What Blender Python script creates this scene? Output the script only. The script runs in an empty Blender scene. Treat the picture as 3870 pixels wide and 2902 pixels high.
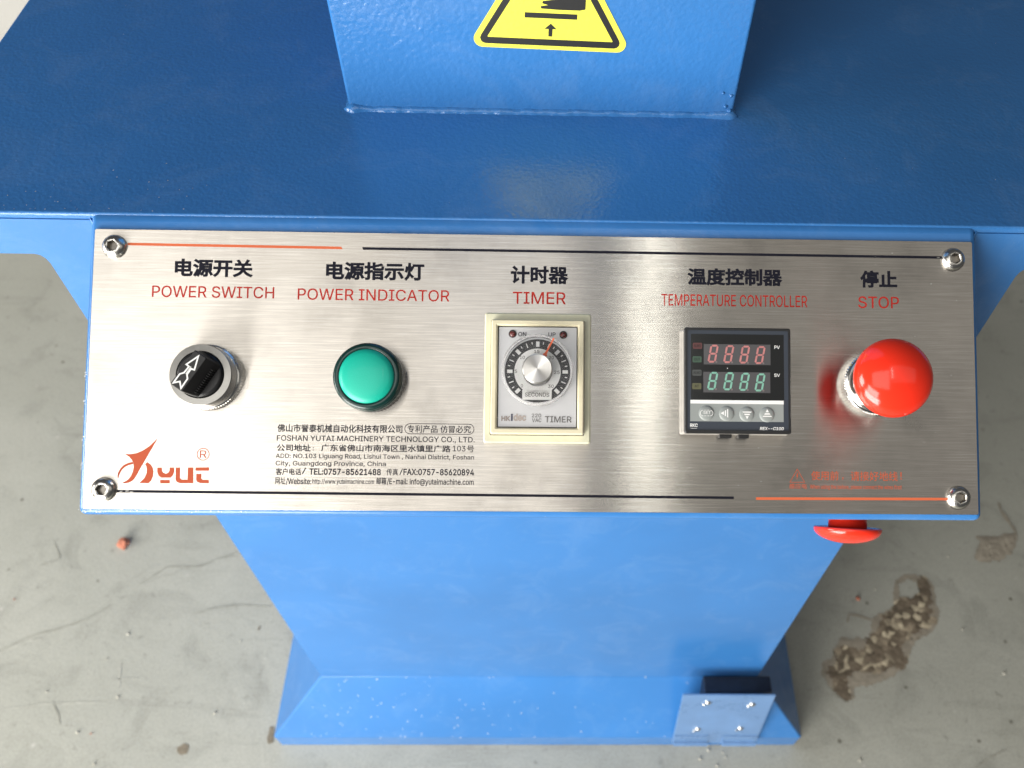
import bpy, bmesh, math, random
from mathutils import Vector, Matrix, noise
random.seed(7)
scn = bpy.context.scene
COL = scn.collection
TH = 0.54558                      # tilt of the control face (rad above horizontal)

# ---------------- camera ----------------
cam_d = bpy.data.cameras.new('camera'); cam = bpy.data.objects.new('camera', cam_d); COL.objects.link(cam)
cam.location = (0.0039, -0.2336, 0.2893)
cam.rotation_euler = (0.61036, -0.02535, -0.00636)
cam_d.sensor_width = 36.0
cam_d.lens = 36.0*3144.08/3870
cam_d.shift_x = -205.2/3870
cam_d.shift_y = 172.94/3870
cam_d.clip_start = 0.01; cam_d.clip_end = 50
cam_d.dof.use_dof = True
cam_d.dof.focus_distance = 0.365
cam_d.dof.aperture_fstop = 13.0
scn.camera = cam
scn.view_settings.view_transform = 'Standard'
scn.view_settings.look = 'None'
scn.view_settings.exposure = 0.0
scn.view_settings.gamma = 1.0

# ---------------- world (even workshop ambience) ----------------
w = bpy.data.worlds.new('World'); scn.world = w; w.use_nodes = True
bg = w.node_tree.nodes['Background']
bg.inputs[0].default_value = (0.95, 0.97, 1.0, 1); bg.inputs[1].default_value = 0.075

# ---------------- lamps ----------------
def area(name, loc, target, sx, sy, power, col=(1, 1, 1)):
    d = bpy.data.lights.new(name, 'AREA'); d.shape = 'RECTANGLE'; d.size = sx; d.size_y = sy
    d.energy = power; d.color = col
    o = bpy.data.objects.new(name, d); COL.objects.link(o); o.location = loc
    o.rotation_euler = (Vector(target)-Vector(loc)).to_track_quat('-Z', 'Y').to_euler()
    return o
area('doorway_light', (-1.50, -1.95, 0.76), (0, 0, -0.25), 1.4, 0.8, 37, (1, 0.975, 0.93))
area('low_fill_light', (-1.02, -1.38, -0.20), (-0.18, 0.0, -0.5), 1.3, 0.8, 56, (1, 0.975, 0.93))  # low fill added to brighten the column and the near floor
area('left_fill_light', (-2.3, -0.35, 0.30), (-0.3, 0.05, -0.6), 0.9, 0.9, 38, (1, 0.975, 0.93))  # side fill added to lift the left face of the foot
area('overhead_fill_light', (-1.00, -1.65, 2.5), (-1.00, 0, 0), 2.3, 1.9, 29, (1, 0.965, 0.905))  # broad fill added so the plate's left half reflects brightly
area('overhead_right_fill', (1.75, -1.05, 2.6), (1.75, 0, 0), 3.0, 1.5, 7.5, (1, 0.95, 0.86))  # added dim fill imitating ceiling bounce on the plate's right half
area('ceiling_slot_light', (0.435, -1.12, 3.0), (0.435, 0, 0), 0.12, 1.0, 3.0, (1, 1, 0.93))

# measured layout of the printed face, in mm on the plate
TEXTS = [('电源开关', 'C', 'k', 3.4, -161.65, -127.1, 40.84, 49.08), ('POWER SWITCH', 'L', 'r', 0.35, -171.23, -117.54, 31.64, 36.72), ('电源指示灯', 'C', 'k', 3.4, -94.9, -51.2, 40.34, 48.62), ('POWER INDICATOR', 'L', 'r', 0.35, -107.12, -39.79, 31.28, 36.33), ('计时器', 'C', 'k', 3.4, -12.56, 13.33, 39.8, 48.0), ('TIMER', 'L', 'r', 0.5, -11.49, 12.22, 30.72, 36.13),
 ('温度控制器', 'C', 'k', 3.4, 66.94, 110.15, 40.14, 48.14), ('TEMPERATURE CONTROLLER', 'L', 'r', 0.4, 55.33, 121.36, 30.8, 35.99), ('停止', 'C', 'k', 3.4, 145.64, 162.58, 40.16, 48.07), ('STOP', 'L', 'r', 0.4, 144.62, 163.24, 30.81, 36.08), ('佛山市誉泰机械自动化科技有限公司', 'C', 'k', 1.8, -114.34, -59.52, -27.85, -24.23), ('专利产品 仿冒必究', 'C', 'k', 1, -57.28, -29.35, -27.6, -24.2),
 ('FOSHAN YUTAI MACHINERY TECHNOLOGY CO., LTD.', 'L', 'k', 0.8, -114.44, -27.58, -31.64, -29.26), ('公司地址', 'C', 'k', 1.8, -114.3, -99.56, -36.29, -33.14), (':', 'L', 'k', 1, -98.59, -98.13, -35.79, -34.39), ('广东省佛山市南海区里水镇里广路', 'C', 'k', 1.8, -94.98, -38.1, -36.19, -33.03), ('103', 'L', 'k', 0.6, -37.2, -31.6, -35.64, -33.18), ('号', 'C', 'k', 1, -30.92, -27.79, -35.99, -33.07),
 ('ADD: NO.103 Liguang Road, Lishui Town , Nanhai District, Foshan', 'L', 'k', 0.9, -114.72, -27.74, -39.22, -37.29), ('City, Guangdong Province, China', 'L', 'k', 0.9, -114.62, -66.43, -42.48, -40.49), ('客户电话', 'C', 'k', 1.8, -114.5, -103.36, -46.74, -43.73), ('/', 'L', 'k', 0, -103.17, -101.21, -46.28, -43.5), ('TEL:0757-85621488', 'L', 'k', 2, -99.82, -68.58, -46.48, -43.72),
 ('传真', 'C', 'k', 1, -66.16, -61.01, -46.49, -43.53), ('/', 'L', 'k', 0, -60.48, -58.91, -46.3, -43.5), ('FAX:0757-85620894', 'L', 'k', 2, -58.69, -27.63, -46.29, -43.52), ('网址', 'C', 'k', 1, -114.53, -110.1, -50.8, -47.58), ('/Website:', 'L', 'k', 1.3, -109.95, -98.8, -50.66, -48.12), ('http://www.yutaimachine.com', 'L', 'k', 0.9, -98.36, -71.46, -50.37, -48.34),
 ('邮箱', 'C', 'k', 1.8, -70.4, -66.12, -50.54, -47.4), ('/E-mail:', 'L', 'k', 1.3, -65.81, -56.82, -50.36, -47.86), ('info@yutaimachine.com', 'L', 'k', 1.3, -55.84, -27.76, -50.4, -47.96), ('感应电', 'C', 'o', 0.5, 112.37, 120.24, -50.98, -48.74), ('使用前', 'C', 'o', 0.5, 122.2, 134.57, -47.12, -43.0), (',', 'L', 'o', 0, 136.22, 136.82, -46.85, -45.67),
 ('请接好地线', 'C', 'o', 0.5, 139.93, 161.16, -47.27, -43.02), ('!', 'L', 'o', 0, 162.36, 163.07, -46.53, -43.22), ('When using the before, please connect the wires first!', 'L', 'o', 0.8, 121.62, 162.86, -50.92, -49.1), ('R', 'L', 'o', 0, -147.65, -144.74, -39.49, -36.24)]
LOGO = {'arrow': [(-166.13, -30.94), (-167.59, -33.77), (-169.52, -37.35), (-171.17, -40.5), (-172.41, -42.81), (-173.64, -45.12), (-174.62, -47.22), (-175.67, -48.98), (-176.86, -50.07), (-178.28, -50.67), (-179.72, -50.85), (-180.84, -50.52), (-179.34, -50.05), (-178.02, -49.0), (-177.09, -47.57), (-176.34, -45.65), (-176.05, -43.68), (-176.33, -41.89), (-177.04, -40.55), (-178.34, -39.18),
           (-179.41, -38.4), (-180.33, -37.99), (-177.97, -38.17), (-175.09, -37.69), (-172.25, -36.41), (-169.63, -34.54), (-167.64, -32.51)],
 'c': [(-148.88, -46.51), (-146.68, -46.49), (-146.65, -48.59), (-146.09, -49.08), (-143.4, -49.06), (-143.34, -50.52), (-146.87, -50.55), (-148.34, -50.02), (-148.87, -49.1)],
 'fold': [(-170.39, -41.54), (-171.18, -42.47), (-170.6, -43.43), (-170.31, -44.68), (-170.44, -46.43), (-171.11, -48.24), (-172.22, -49.54), (-173.41, -50.67), (-169.28, -50.72), (-168.21, -49.46), (-167.59, -47.58), (-167.45, -45.7), (-167.9, -43.91), (-168.9, -42.49)],
 'swoosh': [(-176.59, -41.47), (-178.64, -41.99), (-180.66, -43.09), (-181.95, -44.69), (-182.75, -46.45), (-182.86, -47.79), (-182.56, -49.03), (-182.25, -47.49), (-181.5, -45.6), (-180.33, -44.13), (-178.6, -43.03), (-176.35, -42.39)],
 'tbar': [(-149.31, -43.75), (-143.46, -43.62), (-143.41, -45.09), (-149.34, -45.14)],
 'u': [(-157.88, -43.82), (-156.02, -43.81), (-155.93, -48.32), (-155.2, -49.07), (-152.64, -49.05), (-152.62, -43.78), (-150.3, -43.76), (-150.05, -50.58), (-155.56, -50.62), (-157.02, -50.21), (-157.76, -49.17)],
 'y': [(-165.87, -43.89), (-163.88, -43.87), (-163.79, -45.13), (-163.34, -46.08), (-162.12, -46.58), (-160.99, -46.07), (-160.53, -45.1), (-160.57, -43.85), (-158.59, -43.83), (-158.51, -45.84), (-158.99, -47.3), (-159.99, -48.23), (-164.04, -48.26), (-165.2, -47.35), (-165.79, -45.9)],
 'ybar': [(-164.42, -49.31), (-160.28, -49.28), (-160.23, -50.74), (-164.36, -50.77)]}
RMARK = (-146.24, -37.9)
PILL = [(-58.45, -23.59), (-28.04, -23.57), (-27.98, -28.08), (-58.36, -28.09)]
TRI = [(116.01, -42.3), (112.71, -48.12), (119.32, -48.07)]
BOLTMARK = [(116.03, -43.89), (115.52, -45.57), (115.93, -45.56), (115.68, -47.28), (116.39, -45.24), (115.97, -45.29), (116.35, -44.02)]
STRIPES = [('o', (-182.82, 55.28), (-88.11, 54.9)), ('k', (-79.05, 54.83), (183.42, 54.53)), ('k', (-182.85, -54.3), (87.53, -55.21)), ('o', (97.45, -55.49), (184.62, -55.09))]
CTL = {'body': (64.2, 111.09, -27.2, 19.41),
 'buttons': [(73.88, -18.31), (82.73, -18.41), (91.6, -18.59), (100.47, -18.74)],
 'clips': [(80.5, -27.36), (86.03, -28.78), (88.97, -27.36), (93.64, -28.91)],
 'd1': (72.76, 102.24, 3.11, 12.14),
 'd2': (72.57, 102.06, -9.22, -0.16),
 'digits1': [(76.9, 7.88), (83.82, 7.76), (90.8, 7.65), (97.62, 7.53)],
 'digits2': [(76.66, -4.13), (83.69, -4.21), (90.64, -4.37), (97.53, -4.56)],
 'dust': [(83.21, 1.51)],
 'rim': (65.31, 110.0, -25.76, 18.24),
 'strip': (66.76, 107.82, -21.92, -14.13),
 'stripe': (66.85, 107.9, -14.13, -12.55),
 'tag1': (67.97, 72.04, 9.93, 12.63),
 'tag2': (67.85, 71.84, 3.96, 6.67),
 'tag3': (67.74, 71.75, -1.92, 0.76),
 'tag4': (67.65, 71.66, -7.88, -5.2),
 'win': (67.15, 108.14, -12.46, 16.58)}
CTEXT = [('PV', 'L', 'w', 1, 103.98, 106.38, 10.3, 11.78), ('SV', 'L', 'w', 1, 103.78, 106.34, -2.04, -0.64), ('RKC', 'L', 'w', 2, 66.71, 70.02, -24.46, -22.93), ('REX--C100', 'L', 'w', 2, 97.26, 107.68, -25.52, -24.14), ('ALM1', 'L', 'd', 1, 68.4, 71.5, 10.74, 11.91), ('OUT', 'L', 'd', 1, 68.54, 71.17, 4.73, 5.9), ('ALM2', 'L', 'd', 1, 68.14, 71.38, -1.15, 0.01),
 ('AT', 'L', 'd', 1, 68.75, 70.6, -6.99, -5.91), ('SET', 'L', 'w', 1, 72.45, 75.65, -18.65, -17.5)]
TTEXT = [('ON', 'L', 'k', 1, -8.68, -5.12, 14.98, 16.85), ('UP', 'L', 'k', 1, 4.57, 7.74, 15.0, 16.87), ('15', 'L', 'g', 1, -1.67, 0.74, 7.67, 9.03), ('10', 'L', 'g', 1, -7.86, -5.68, 4.89, 6.36), ('20', 'L', 'g', 1, 4.88, 7.08, 4.95, 6.42), ('5', 'L', 'g', 1, -10.06, -8.99, -1.27, 0.2), ('25', 'L', 'g', 1, 7.18, 9.7, -1.55, -0.08), ('0', 'L', 'g', 1, -7.3, -6.35, -7.62, -6.16),
 ('30', 'L', 'g', 1, 4.66, 7.1, -7.72, -6.26), ('SECONDS', 'L', 'g', 1, -5.44, 5.18, -11.61, -9.87), ('220', 'L', 'g', 0.5, -2.42, 1.72, -20.7, -19.13), ('VAC', 'L', 'g', 0.5, -2.28, 1.85, -22.79, -21.17), ('TIMER', 'L', 'g', 0.5, 3.34, 14.99, -22.85, -20.2), ('HK', 'L', 'n', 3, -15.68, -11.73, -22.42, -20.24), ('i', 'L', 'n2', 3, -11.52, -10.62, -22.36, -19.29),
 ('dec', 'L', 'n3', 3, -10.34, -4.83, -22.34, -19.2)]
TIMER = {'box': [(-6.66, -8.67), (6.27, -8.54), (6.17, -13.03), (-6.62, -13.03)], 'c': (-0.04, -0.58), 'leds': [(-11.15, 16.02), (11.17, 15.81)]}
GUSL = [(-0.2531, 0.06, 0.0102), (-0.2375, 0.06, 0.0097), (-0.2352, 0.06, 0.0092), (-0.2334, 0.06, 0.0069), (-0.2329, 0.06, 0.0038), (-0.232, 0.06, -0.0312)]
GUSR = [(0.2358, 0.06, 0.0073), (0.233, 0.06, 0.0067), (0.2336, 0.06, -0.0254), (0.2336, 0.06, -0.0413)]
TABL = [(-0.2922, 0.1978, 0.0349), (-0.2915, 0.2381, 0.0349)]
PATCH1 = [(0.3494, 0.1066), (0.3536, 0.1239), (0.3643, 0.127), (0.3762, 0.1467), (0.384, 0.1552), (0.4021, 0.1531), (0.419, 0.1553), (0.4293, 0.1833), (0.4428, 0.1877), (0.4601, 0.1988), (0.4627, 0.2145), (0.4702, 0.2328), (0.4853, 0.2421), (0.5008, 0.2433), (0.5144, 0.2376), (0.5194, 0.2239), (0.5162, 0.2035), (0.518, 0.1902), (0.5123, 0.1727), (0.5011, 0.1619), (0.4824, 0.1534), (0.4695, 0.1428),
 (0.4613, 0.1262), (0.4543, 0.1139), (0.4408, 0.1079), (0.4225, 0.0978), (0.4013, 0.0918), (0.3854, 0.0918), (0.3839, 0.08), (0.3737, 0.0732), (0.3616, 0.0819), (0.354, 0.0937)]
ISLAND1 = [(0.4728, 0.2259), (0.4858, 0.2352), (0.4982, 0.2329), (0.4984, 0.2169), (0.4855, 0.2078), (0.4712, 0.21)]
PATCH2 = [(0.5861, 0.2686), (0.5933, 0.2783), (0.602, 0.293), (0.5971, 0.2991), (0.6199, 0.3005), (0.6435, 0.3043), (0.6582, 0.3082), (0.6499, 0.2859), (0.6405, 0.2738), (0.6191, 0.2617), (0.6037, 0.2616), (0.5887, 0.2627)]
CURL2 = [(0.6464, 0.354), (0.6459, 0.341), (0.6502, 0.3257), (0.6553, 0.3132), (0.6561, 0.3032)]
PATCH3 = [(0.3941, 0.1744), (0.3984, 0.1853), (0.4086, 0.1843), (0.426, 0.1778), (0.4248, 0.1724), (0.4068, 0.1756)]
PEBBLE = (-0.5563, 0.2799)
CRUMBS = [(-0.6712, 0.2011), (-0.5045, 0.0775), (-0.5315, 0.1232), (-0.5902, 0.0837), (-0.5383, 0.0363), (-0.3747, 0.1468), (-0.5221, 0.035), (-0.3853, 0.0586), (-0.5081, 0.001), (-0.5149, 0.1558), (0.4399, 0.22), (0.4145, 0.2075), (0.5411, 0.1653), (0.3747, 0.005), (0.5504, 0.2684), (0.5774, 0.1081), (0.1871, 0.0067), (0.2144, 0.0138), (0.2057, -0.0012), (0.1977, 0.0165), (0.2169, 0.0082)]
SCR = [[(-0.6632, 0.1312), (-0.6422, 0.1424), (-0.6218, 0.1507), (-0.6011, 0.1591)], [(-0.6371, 0.0621), (-0.6089, 0.0663), (-0.5766, 0.0701), (-0.5131, 0.0707)], [(-0.5225, 0.2219), (-0.4873, 0.2356), (-0.4497, 0.2507), (-0.4009, 0.2661)], [(-0.5136, 0.1196), (-0.5062, 0.0883)], [(-0.5198, 0.0989), (-0.4877, 0.0999)]]
DSCR = [[(-0.6644, 0.1343), (-0.6326, 0.1538), (-0.597, 0.1643), (-0.5694, 0.1771), (-0.5468, 0.1943)], [(-0.6498, 0.2845), (-0.6364, 0.2634), (-0.6334, 0.2576), (-0.656, 0.2483)], [(-0.5795, 0.0729), (-0.565, 0.0524), (-0.5622, 0.045)], [(-0.443, 0.1818), (-0.4151, 0.1917), (-0.3856, 0.195), (-0.3446, 0.193)], [(-0.5208, 0.223), (-0.4906, 0.2481), (-0.4491, 0.2484), (-0.4022, 0.2719)],
 [(0.559, 0.0862), (0.5615, 0.0813), (0.5678, 0.0793)], [(0.509, -0.0034), (0.5316, 0.0089), (0.5535, 0.018)], [(0.3506, 0.1077), (0.3536, 0.0917), (0.363, 0.079), (0.3737, 0.0732)]]
STAINS = [[(-0.3173, 0.0433), (-0.313, 0.0424), (-0.3097, 0.0252), (-0.3152, 0.023), (-0.3174, 0.027)], [(-0.4191, 0.0198), (-0.4129, 0.0243), (-0.4058, 0.0216), (-0.4063, 0.0127), (-0.4132, 0.0109), (-0.4183, 0.0153)], [(-0.3563, 0.1631), (-0.3547, 0.1677), (-0.3524, 0.1663), (-0.3539, 0.161)]]
SIGN = {'arrow': [(0.0032, 0.141, 0.0833), (0.0061, 0.141, 0.0807), (0.0004, 0.141, 0.0808), (0.0042, 0.141, 0.077)],
 'band': [(-0.0193, 0.141, 0.0919), (-0.0285, 0.141, 0.076), (-0.0258, 0.141, 0.0731), (0.0356, 0.141, 0.0717), (0.0374, 0.141, 0.0749), (0.0261, 0.141, 0.0929)],
 'bar': [(-0.0081, 0.141, 0.0883), (0.0161, 0.141, 0.0876), (0.0161, 0.141, 0.0852), (-0.0081, 0.141, 0.0858)],
 'hand': [(-0.0003, 0.141, 0.0912), (-0.0003, 0.141, 0.0901), (0.0196, 0.141, 0.0902), (0.0195, 0.141, 0.0928), (0.0082, 0.141, 0.0925)],
 'inner': [(-0.0161, 0.141, 0.092), (-0.0252, 0.141, 0.0761), (0.0339, 0.141, 0.0751), (0.0234, 0.141, 0.0929)],
 'yl': [(-0.0216, 0.141, 0.0919), (-0.0313, 0.141, 0.0774), (-0.0302, 0.141, 0.0713), (0.0386, 0.141, 0.0697), (0.0398, 0.141, 0.075), (0.0286, 0.141, 0.093)]}
LSTOP = (159.97, -71.23)
# ---------------- helpers ----------------
def link(o): COL.objects.link(o); return o
def tag(o, label, cat, group=None):
    o['label'] = label; o['category'] = cat
    if group: o['group'] = group
    return o
def obj(name, me, mat=None, parent=None, loc=None, rot=None, bevel=0, smooth=False, segs=2):
    if isinstance(me, bmesh.types.BMesh):
        bm = me; me = bpy.data.meshes.new(name)
        bmesh.ops.recalc_face_normals(bm, faces=bm.faces[:]); bm.to_mesh(me); bm.free()
    if mat is not None:
        me.materials.clear()
        for m in (mat if isinstance(mat, (list, tuple)) else [mat]): me.materials.append(m)
    o = bpy.data.objects.new(name, me); link(o)
    if parent: o.parent = parent
    if loc: o.location = loc
    if rot: o.rotation_euler = rot
    if smooth:
        for p in me.polygons: p.use_smooth = True
    if bevel:
        b = o.modifiers.new('bevel', 'BEVEL'); b.width = bevel; b.segments = segs; b.limit_method = 'ANGLE'; b.angle_limit = math.radians(35)
        b.harden_normals = True
    return o
def pan(u, v, n=0.0):                      # control-face mm -> world m
    u, v, n = u/1000, v/1000, n/1000
    return Vector((u, v*math.cos(TH)-n*math.sin(TH), v*math.sin(TH)+n*math.cos(TH)))
def thing(name, label, cat, u, v, n=0.0, group=None, rx=TH, mm=True):
    o = bpy.data.objects.new(name, None); link(o); o.empty_display_size = 0.01
    o.location = pan(u, v, n); o.rotation_euler = (rx, 0, 0)
    return tag(o, label, cat, group)
def wthing(name, label, cat, loc, group=None):
    o = bpy.data.objects.new(name, None); link(o); o.location = loc; o.empty_display_size = 0.02
    return tag(o, label, cat, group)
K = 0.001
def rr(hw, hh, r, z, cx=0, cy=0, seg=4):   # rounded rectangle loop, mm
    pts = []
    r = max(r, 1e-4)
    for (sx, sy, a0) in ((1, 1, 0), (-1, 1, 90), (-1, -1, 180), (1, -1, 270)):
        for i in range(seg+1):
            a = math.radians(a0+90*i/seg)
            pts.append(((cx+sx*(hw-r)+r*math.cos(a))*K, (cy+sy*(hh-r)+r*math.sin(a))*K, z*K))
    return pts
def loft(loops, cap0=False, cap1=True, closed=False, bm=None):
    bm = bm or bmesh.new(); L = [[bm.verts.new(p) for p in l] for l in loops]
    n = len(L[0]); m = len(L)
    for i in range(m if closed else m-1):
        A, B = L[i], L[(i+1) % m]
        for j in range(n): bm.faces.new((A[j], A[(j+1) % n], B[(j+1) % n], B[j]))
    if cap0: bm.faces.new(L[0][::-1])
    if cap1: bm.faces.new(L[-1])
    return bm
def circ(r, z, n=48, cx=0, cy=0, teeth=0.0):
    return [((cx+(r-(teeth if i % 2 else 0))*math.cos(2*math.pi*i/n))*K, (cy+(r-(teeth if i % 2 else 0))*math.sin(2*math.pi*i/n))*K, z*K) for i in range(n)]
def lathe(prof, n=48, cap0=False, cap1=True, closed=False):
    return loft([circ(r, z, n) for r, z in prof], cap0, cap1, closed)
def prism(pts, z0, z1, bm=None):           # flat polygon mm -> thin solid
    bm = bm or bmesh.new()
    if z1 is None:
        bm.faces.new([bm.verts.new((x*K, y*K, z0*K)) for x, y in pts]); return bm
    a = [bm.verts.new((x*K, y*K, z0*K)) for x, y in pts]; b = [bm.verts.new((x*K, y*K, z1*K)) for x, y in pts]
    n = len(pts)
    for i in range(n): bm.faces.new((a[i], a[(i+1) % n], b[(i+1) % n], b[i]))
    bm.faces.new(b); bm.faces.new(a[::-1]); return bm
def flat(polys, z):
    bm = bmesh.new()
    for p in polys:
        f = bm.faces.new([bm.verts.new((x*K, y*K, z*K)) for x, y in p])
    bmesh.ops.triangulate(bm, faces=bm.faces[:])
    for f in bm.faces:
        f.normal_update()
        if f.normal.z < 0: f.normal_flip()
    return bm
def fobj(name, bm, mat, parent):           # flat print: keep normals up
    me = bpy.data.meshes.new(name); bm.to_mesh(me); bm.free(); me.materials.append(mat)
    o = bpy.data.objects.new(name, me); link(o); o.parent = parent; return o
def box(x0, x1, y0, y1, z0, z1, bm=None):
    bm = bm or bmesh.new()
    v = [bm.verts.new((x, y, z)) for x in (x0, x1) for y in (y0, y1) for z in (z0, z1)]
    for f in ((0, 1, 3, 2), (4, 6, 7, 5), (0, 4, 5, 1), (2, 3, 7, 6), (0, 2, 6, 4), (1, 5, 7, 3)): bm.faces.new([v[i] for i in f])
    return bm
def stroke(pts, wd, closed=False):         # list of quads along a polyline, mitred
    n = len(pts); P = [Vector(p) for p in pts]; off = []
    for i in range(n):
        a = P[(i-1) % n] if (closed or i > 0) else None; c = P[(i+1) % n] if (closed or i < n-1) else None
        d1 = (P[i]-a).normalized() if a is not None else None; d2 = (c-P[i]).normalized() if c is not None else None
        if d1 is None: nn = Vector((-d2.y, d2.x))
        elif d2 is None: nn = Vector((-d1.y, d1.x))
        else:
            n1 = Vector((-d1.y, d1.x)); n2 = Vector((-d2.y, d2.x)); nn = (n1+n2)
            nn = nn.normalized() if nn.length > 1e-6 else n1
            nn = nn/max(0.35, nn.dot(n1))
        off.append(nn*wd/2)
    Q = []
    for i in range(n if closed else n-1):
        j = (i+1) % n
        Q.append([tuple(P[i]+off[i]), tuple(P[j]+off[j]), tuple(P[j]-off[j]), tuple(P[i]-off[i])])
    return Q

def inside(p, poly):
    x, y = p; c = False; n = len(poly)
    for i in range(n):
        x1, y1 = poly[i]; x2, y2 = poly[i-1]
        if (y1 > y) != (y2 > y) and x < (x2-x1)*(y-y1)/(y2-y1)+x1: c = not c
    return c
# ---------------- text ----------------
REFH = {}
import os
SANS = None
try:                                       # Blender's own bundled sans; falls back to its default font
    _p = os.path.join(bpy.utils.system_resource('DATAFILES', path='fonts'), 'Inter.woff2')
    SANS = bpy.data.fonts.load(_p)
except Exception: SANS = None
def text_mesh(t, b):
    from mathutils.geometry import delaunay_2d_cdt
    cu = bpy.data.curves.new('t', 'FONT'); cu.body = t; cu.size = 1.0
    if SANS and all(ord(c) < 128 for c in t): cu.font = SANS
    o = bpy.data.objects.new('t', cu); link(o); dg = bpy.context.evaluated_depsgraph_get()
    oe = o.evaluated_get(dg); c2 = oe.to_curve(dg); C = []
    for sp in c2.splines:
        pts = []
        if sp.type == 'BEZIER':
            B = sp.bezier_points; n = len(B)
            for i in range(n):
                p, q = B[i], B[(i+1) % n]; a_, d_ = p.co, q.co; h1, h2 = p.handle_right, q.handle_left
                L1 = (d_-a_); straight = abs(L1.x*(h1.y-a_.y)-L1.y*(h1.x-a_.x))+abs(L1.x*(h2.y-a_.y)-L1.y*(h2.x-a_.x)) < 1e-5
                for k in range(1 if straight else 4):
                    s = k/4; pts.append(((1-s)**3*a_.x+3*(1-s)**2*s*h1.x+3*(1-s)*s*s*h2.x+s**3*d_.x, (1-s)**3*a_.y+3*(1-s)**2*s*h1.y+3*(1-s)*s*s*h2.y+s**3*d_.y))
        else: pts = [(p.co.x, p.co.y) for p in sp.points]
        q = []
        for p in pts:
            if not q or (abs(p[0]-q[-1][0])+abs(p[1]-q[-1][1])) > 1e-5: q.append(p)
        if len(q) > 1 and abs(q[0][0]-q[-1][0])+abs(q[0][1]-q[-1][1]) < 1e-5: q.pop()
        if len(q) > 2: C.append(q)
    oe.to_curve_clear(); bpy.data.objects.remove(o); bpy.data.curves.remove(cu)
    def area2(q): return sum(q[i-1][0]*q[i][1]-q[i][0]*q[i-1][1] for i in range(len(q)))
    A = [area2(q) for q in C]; sg = 1 if A[max(range(len(A)), key=lambda i: abs(A[i]))] > 0 else -1
    def grow(q, w):
        out = []; n = len(q)
        for i in range(n):
            p = Vector(q[i]); d1 = (p-Vector(q[i-1])).normalized(); d2 = (Vector(q[(i+1) % n])-p).normalized()
            n1 = Vector((d1.y, -d1.x))*sg; n2 = Vector((d2.y, -d2.x))*sg; m = n1+n2
            m = m.normalized() if m.length > 1e-6 else n1
            out.append(tuple(p+m*w/max(.6, m.dot(n1))))
        return out
    G = [grow(q, 0.011*b) for q in C] if b else C
    vs = []; es = []
    for q in G:
        k = len(vs); vs += [Vector(p) for p in q]; es += [(k+i, k+(i+1) % len(q)) for i in range(len(q))]
    V, E_, F, *_ = delaunay_2d_cdt(vs, es, [], 0, 1e-6)
    bx = [(min(p[1] for p in q), max(p[1] for p in q), max(p[0] for p in q), min(p[0] for p in q)) for q in G]
    def wind(x, y):
        w_ = 0
        for q, bb_ in zip(G, bx):
            if y < bb_[0] or y > bb_[1] or x > bb_[2] or x < bb_[3]: continue
            for i in range(len(q)):
                (x1, y1), (x2, y2) = q[i-1], q[i]
                if (y1 <= y) != (y2 <= y) and x < x1+(y-y1)*(x2-x1)/(y2-y1): w_ += 1 if y2 > y1 else -1
        return w_
    K_ = []
    for f in F:
        c = (V[f[0]]+V[f[1]]+V[f[2]])/3
        if wind(c.x, c.y)*sg > 0:
            a_, b_, c_ = V[f[0]], V[f[1]], V[f[2]]
            K_.append(tuple(f) if (b_-a_).cross(c_-a_) > 0 else tuple(f[::-1]))
    me = bpy.data.meshes.new('t'); me.from_pydata([(v.x, v.y, 0) for v in V], [], K_)
    bm_ = bmesh.new(); bm_.from_mesh(me); bmesh.ops.delete(bm_, geom=[v for v in bm_.verts if not v.link_faces], context='VERTS'); bm_.to_mesh(me); bm_.free()
    return me
def bounds(me):
    xs = [v.co.x for v in me.vertices]; ys = [v.co.y for v in me.vertices]
    return min(xs), max(xs), min(ys), max(ys)
def put_text(spec, mats, parent, z, du=0.0, dv=0.0, italic=0.0, name='lettering'):
    t, kind, col, b, u0, u1, v0, v1 = spec
    me = text_mesh(t, b); x0, x1, y0, y1 = bounds(me)
    if kind == 'L':
        if b not in REFH:
            r = text_mesh('H', b); q = bounds(r); REFH[b] = (q[2], q[3]); bpy.data.meshes.remove(r)
        if len(t) == 1 and not t.isalnum(): pass
        else: y0, y1 = REFH[b]
    sx = (u1-u0)/(x1-x0); sy = (v1-v0)/(y1-y0)
    for v in me.vertices:
        yy = v0+(v.co.y-y0)*sy
        v.co = ((u0+(v.co.x-x0)*sx+italic*(yy-v0)-du)*K, (yy-dv)*K, (z+0.012*v.co.z)*K)
    me.name = name; me.materials.clear(); me.materials.append(mats[col])
    o = bpy.data.objects.new(name, me); link(o); o.parent = parent
    return o

# ---------------- materials ----------------
def new_mat(name):
    m = bpy.data.materials.new(name); m.use_nodes = True
    nt = m.node_tree; b = nt.nodes['Principled BSDF']; return m, nt, b
def N(nt, typ, **kw):
    n = nt.nodes.new(typ)
    for k, v in kw.items():
        if k.startswith('i_'): n.inputs[int(k[2:])].default_value = v
        elif k in n.inputs: n.inputs[k].default_value = v
        else: setattr(n, k, v)
    return n
def ramp(nt, pts):
    r = nt.nodes.new('ShaderNodeValToRGB'); e = r.color_ramp.elements
    while len(e) < len(pts): e.new(0.5)
    for i, (p, c) in enumerate(pts):
        e[i].position = p; e[i].color = (c, c, c, 1) if not isinstance(c, tuple) else c+(1,)
    return r
def coords(nt, scale=(1, 1, 1), kind='Object'):
    tc = nt.nodes.new('ShaderNodeTexCoord'); mp = nt.nodes.new('ShaderNodeMapping'); mp.inputs['Scale'].default_value = scale
    nt.links.new(tc.outputs[kind], mp.inputs[0]); return mp
def ink(name, col): return plain(name, col, 0.75, spec=0.18)
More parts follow.
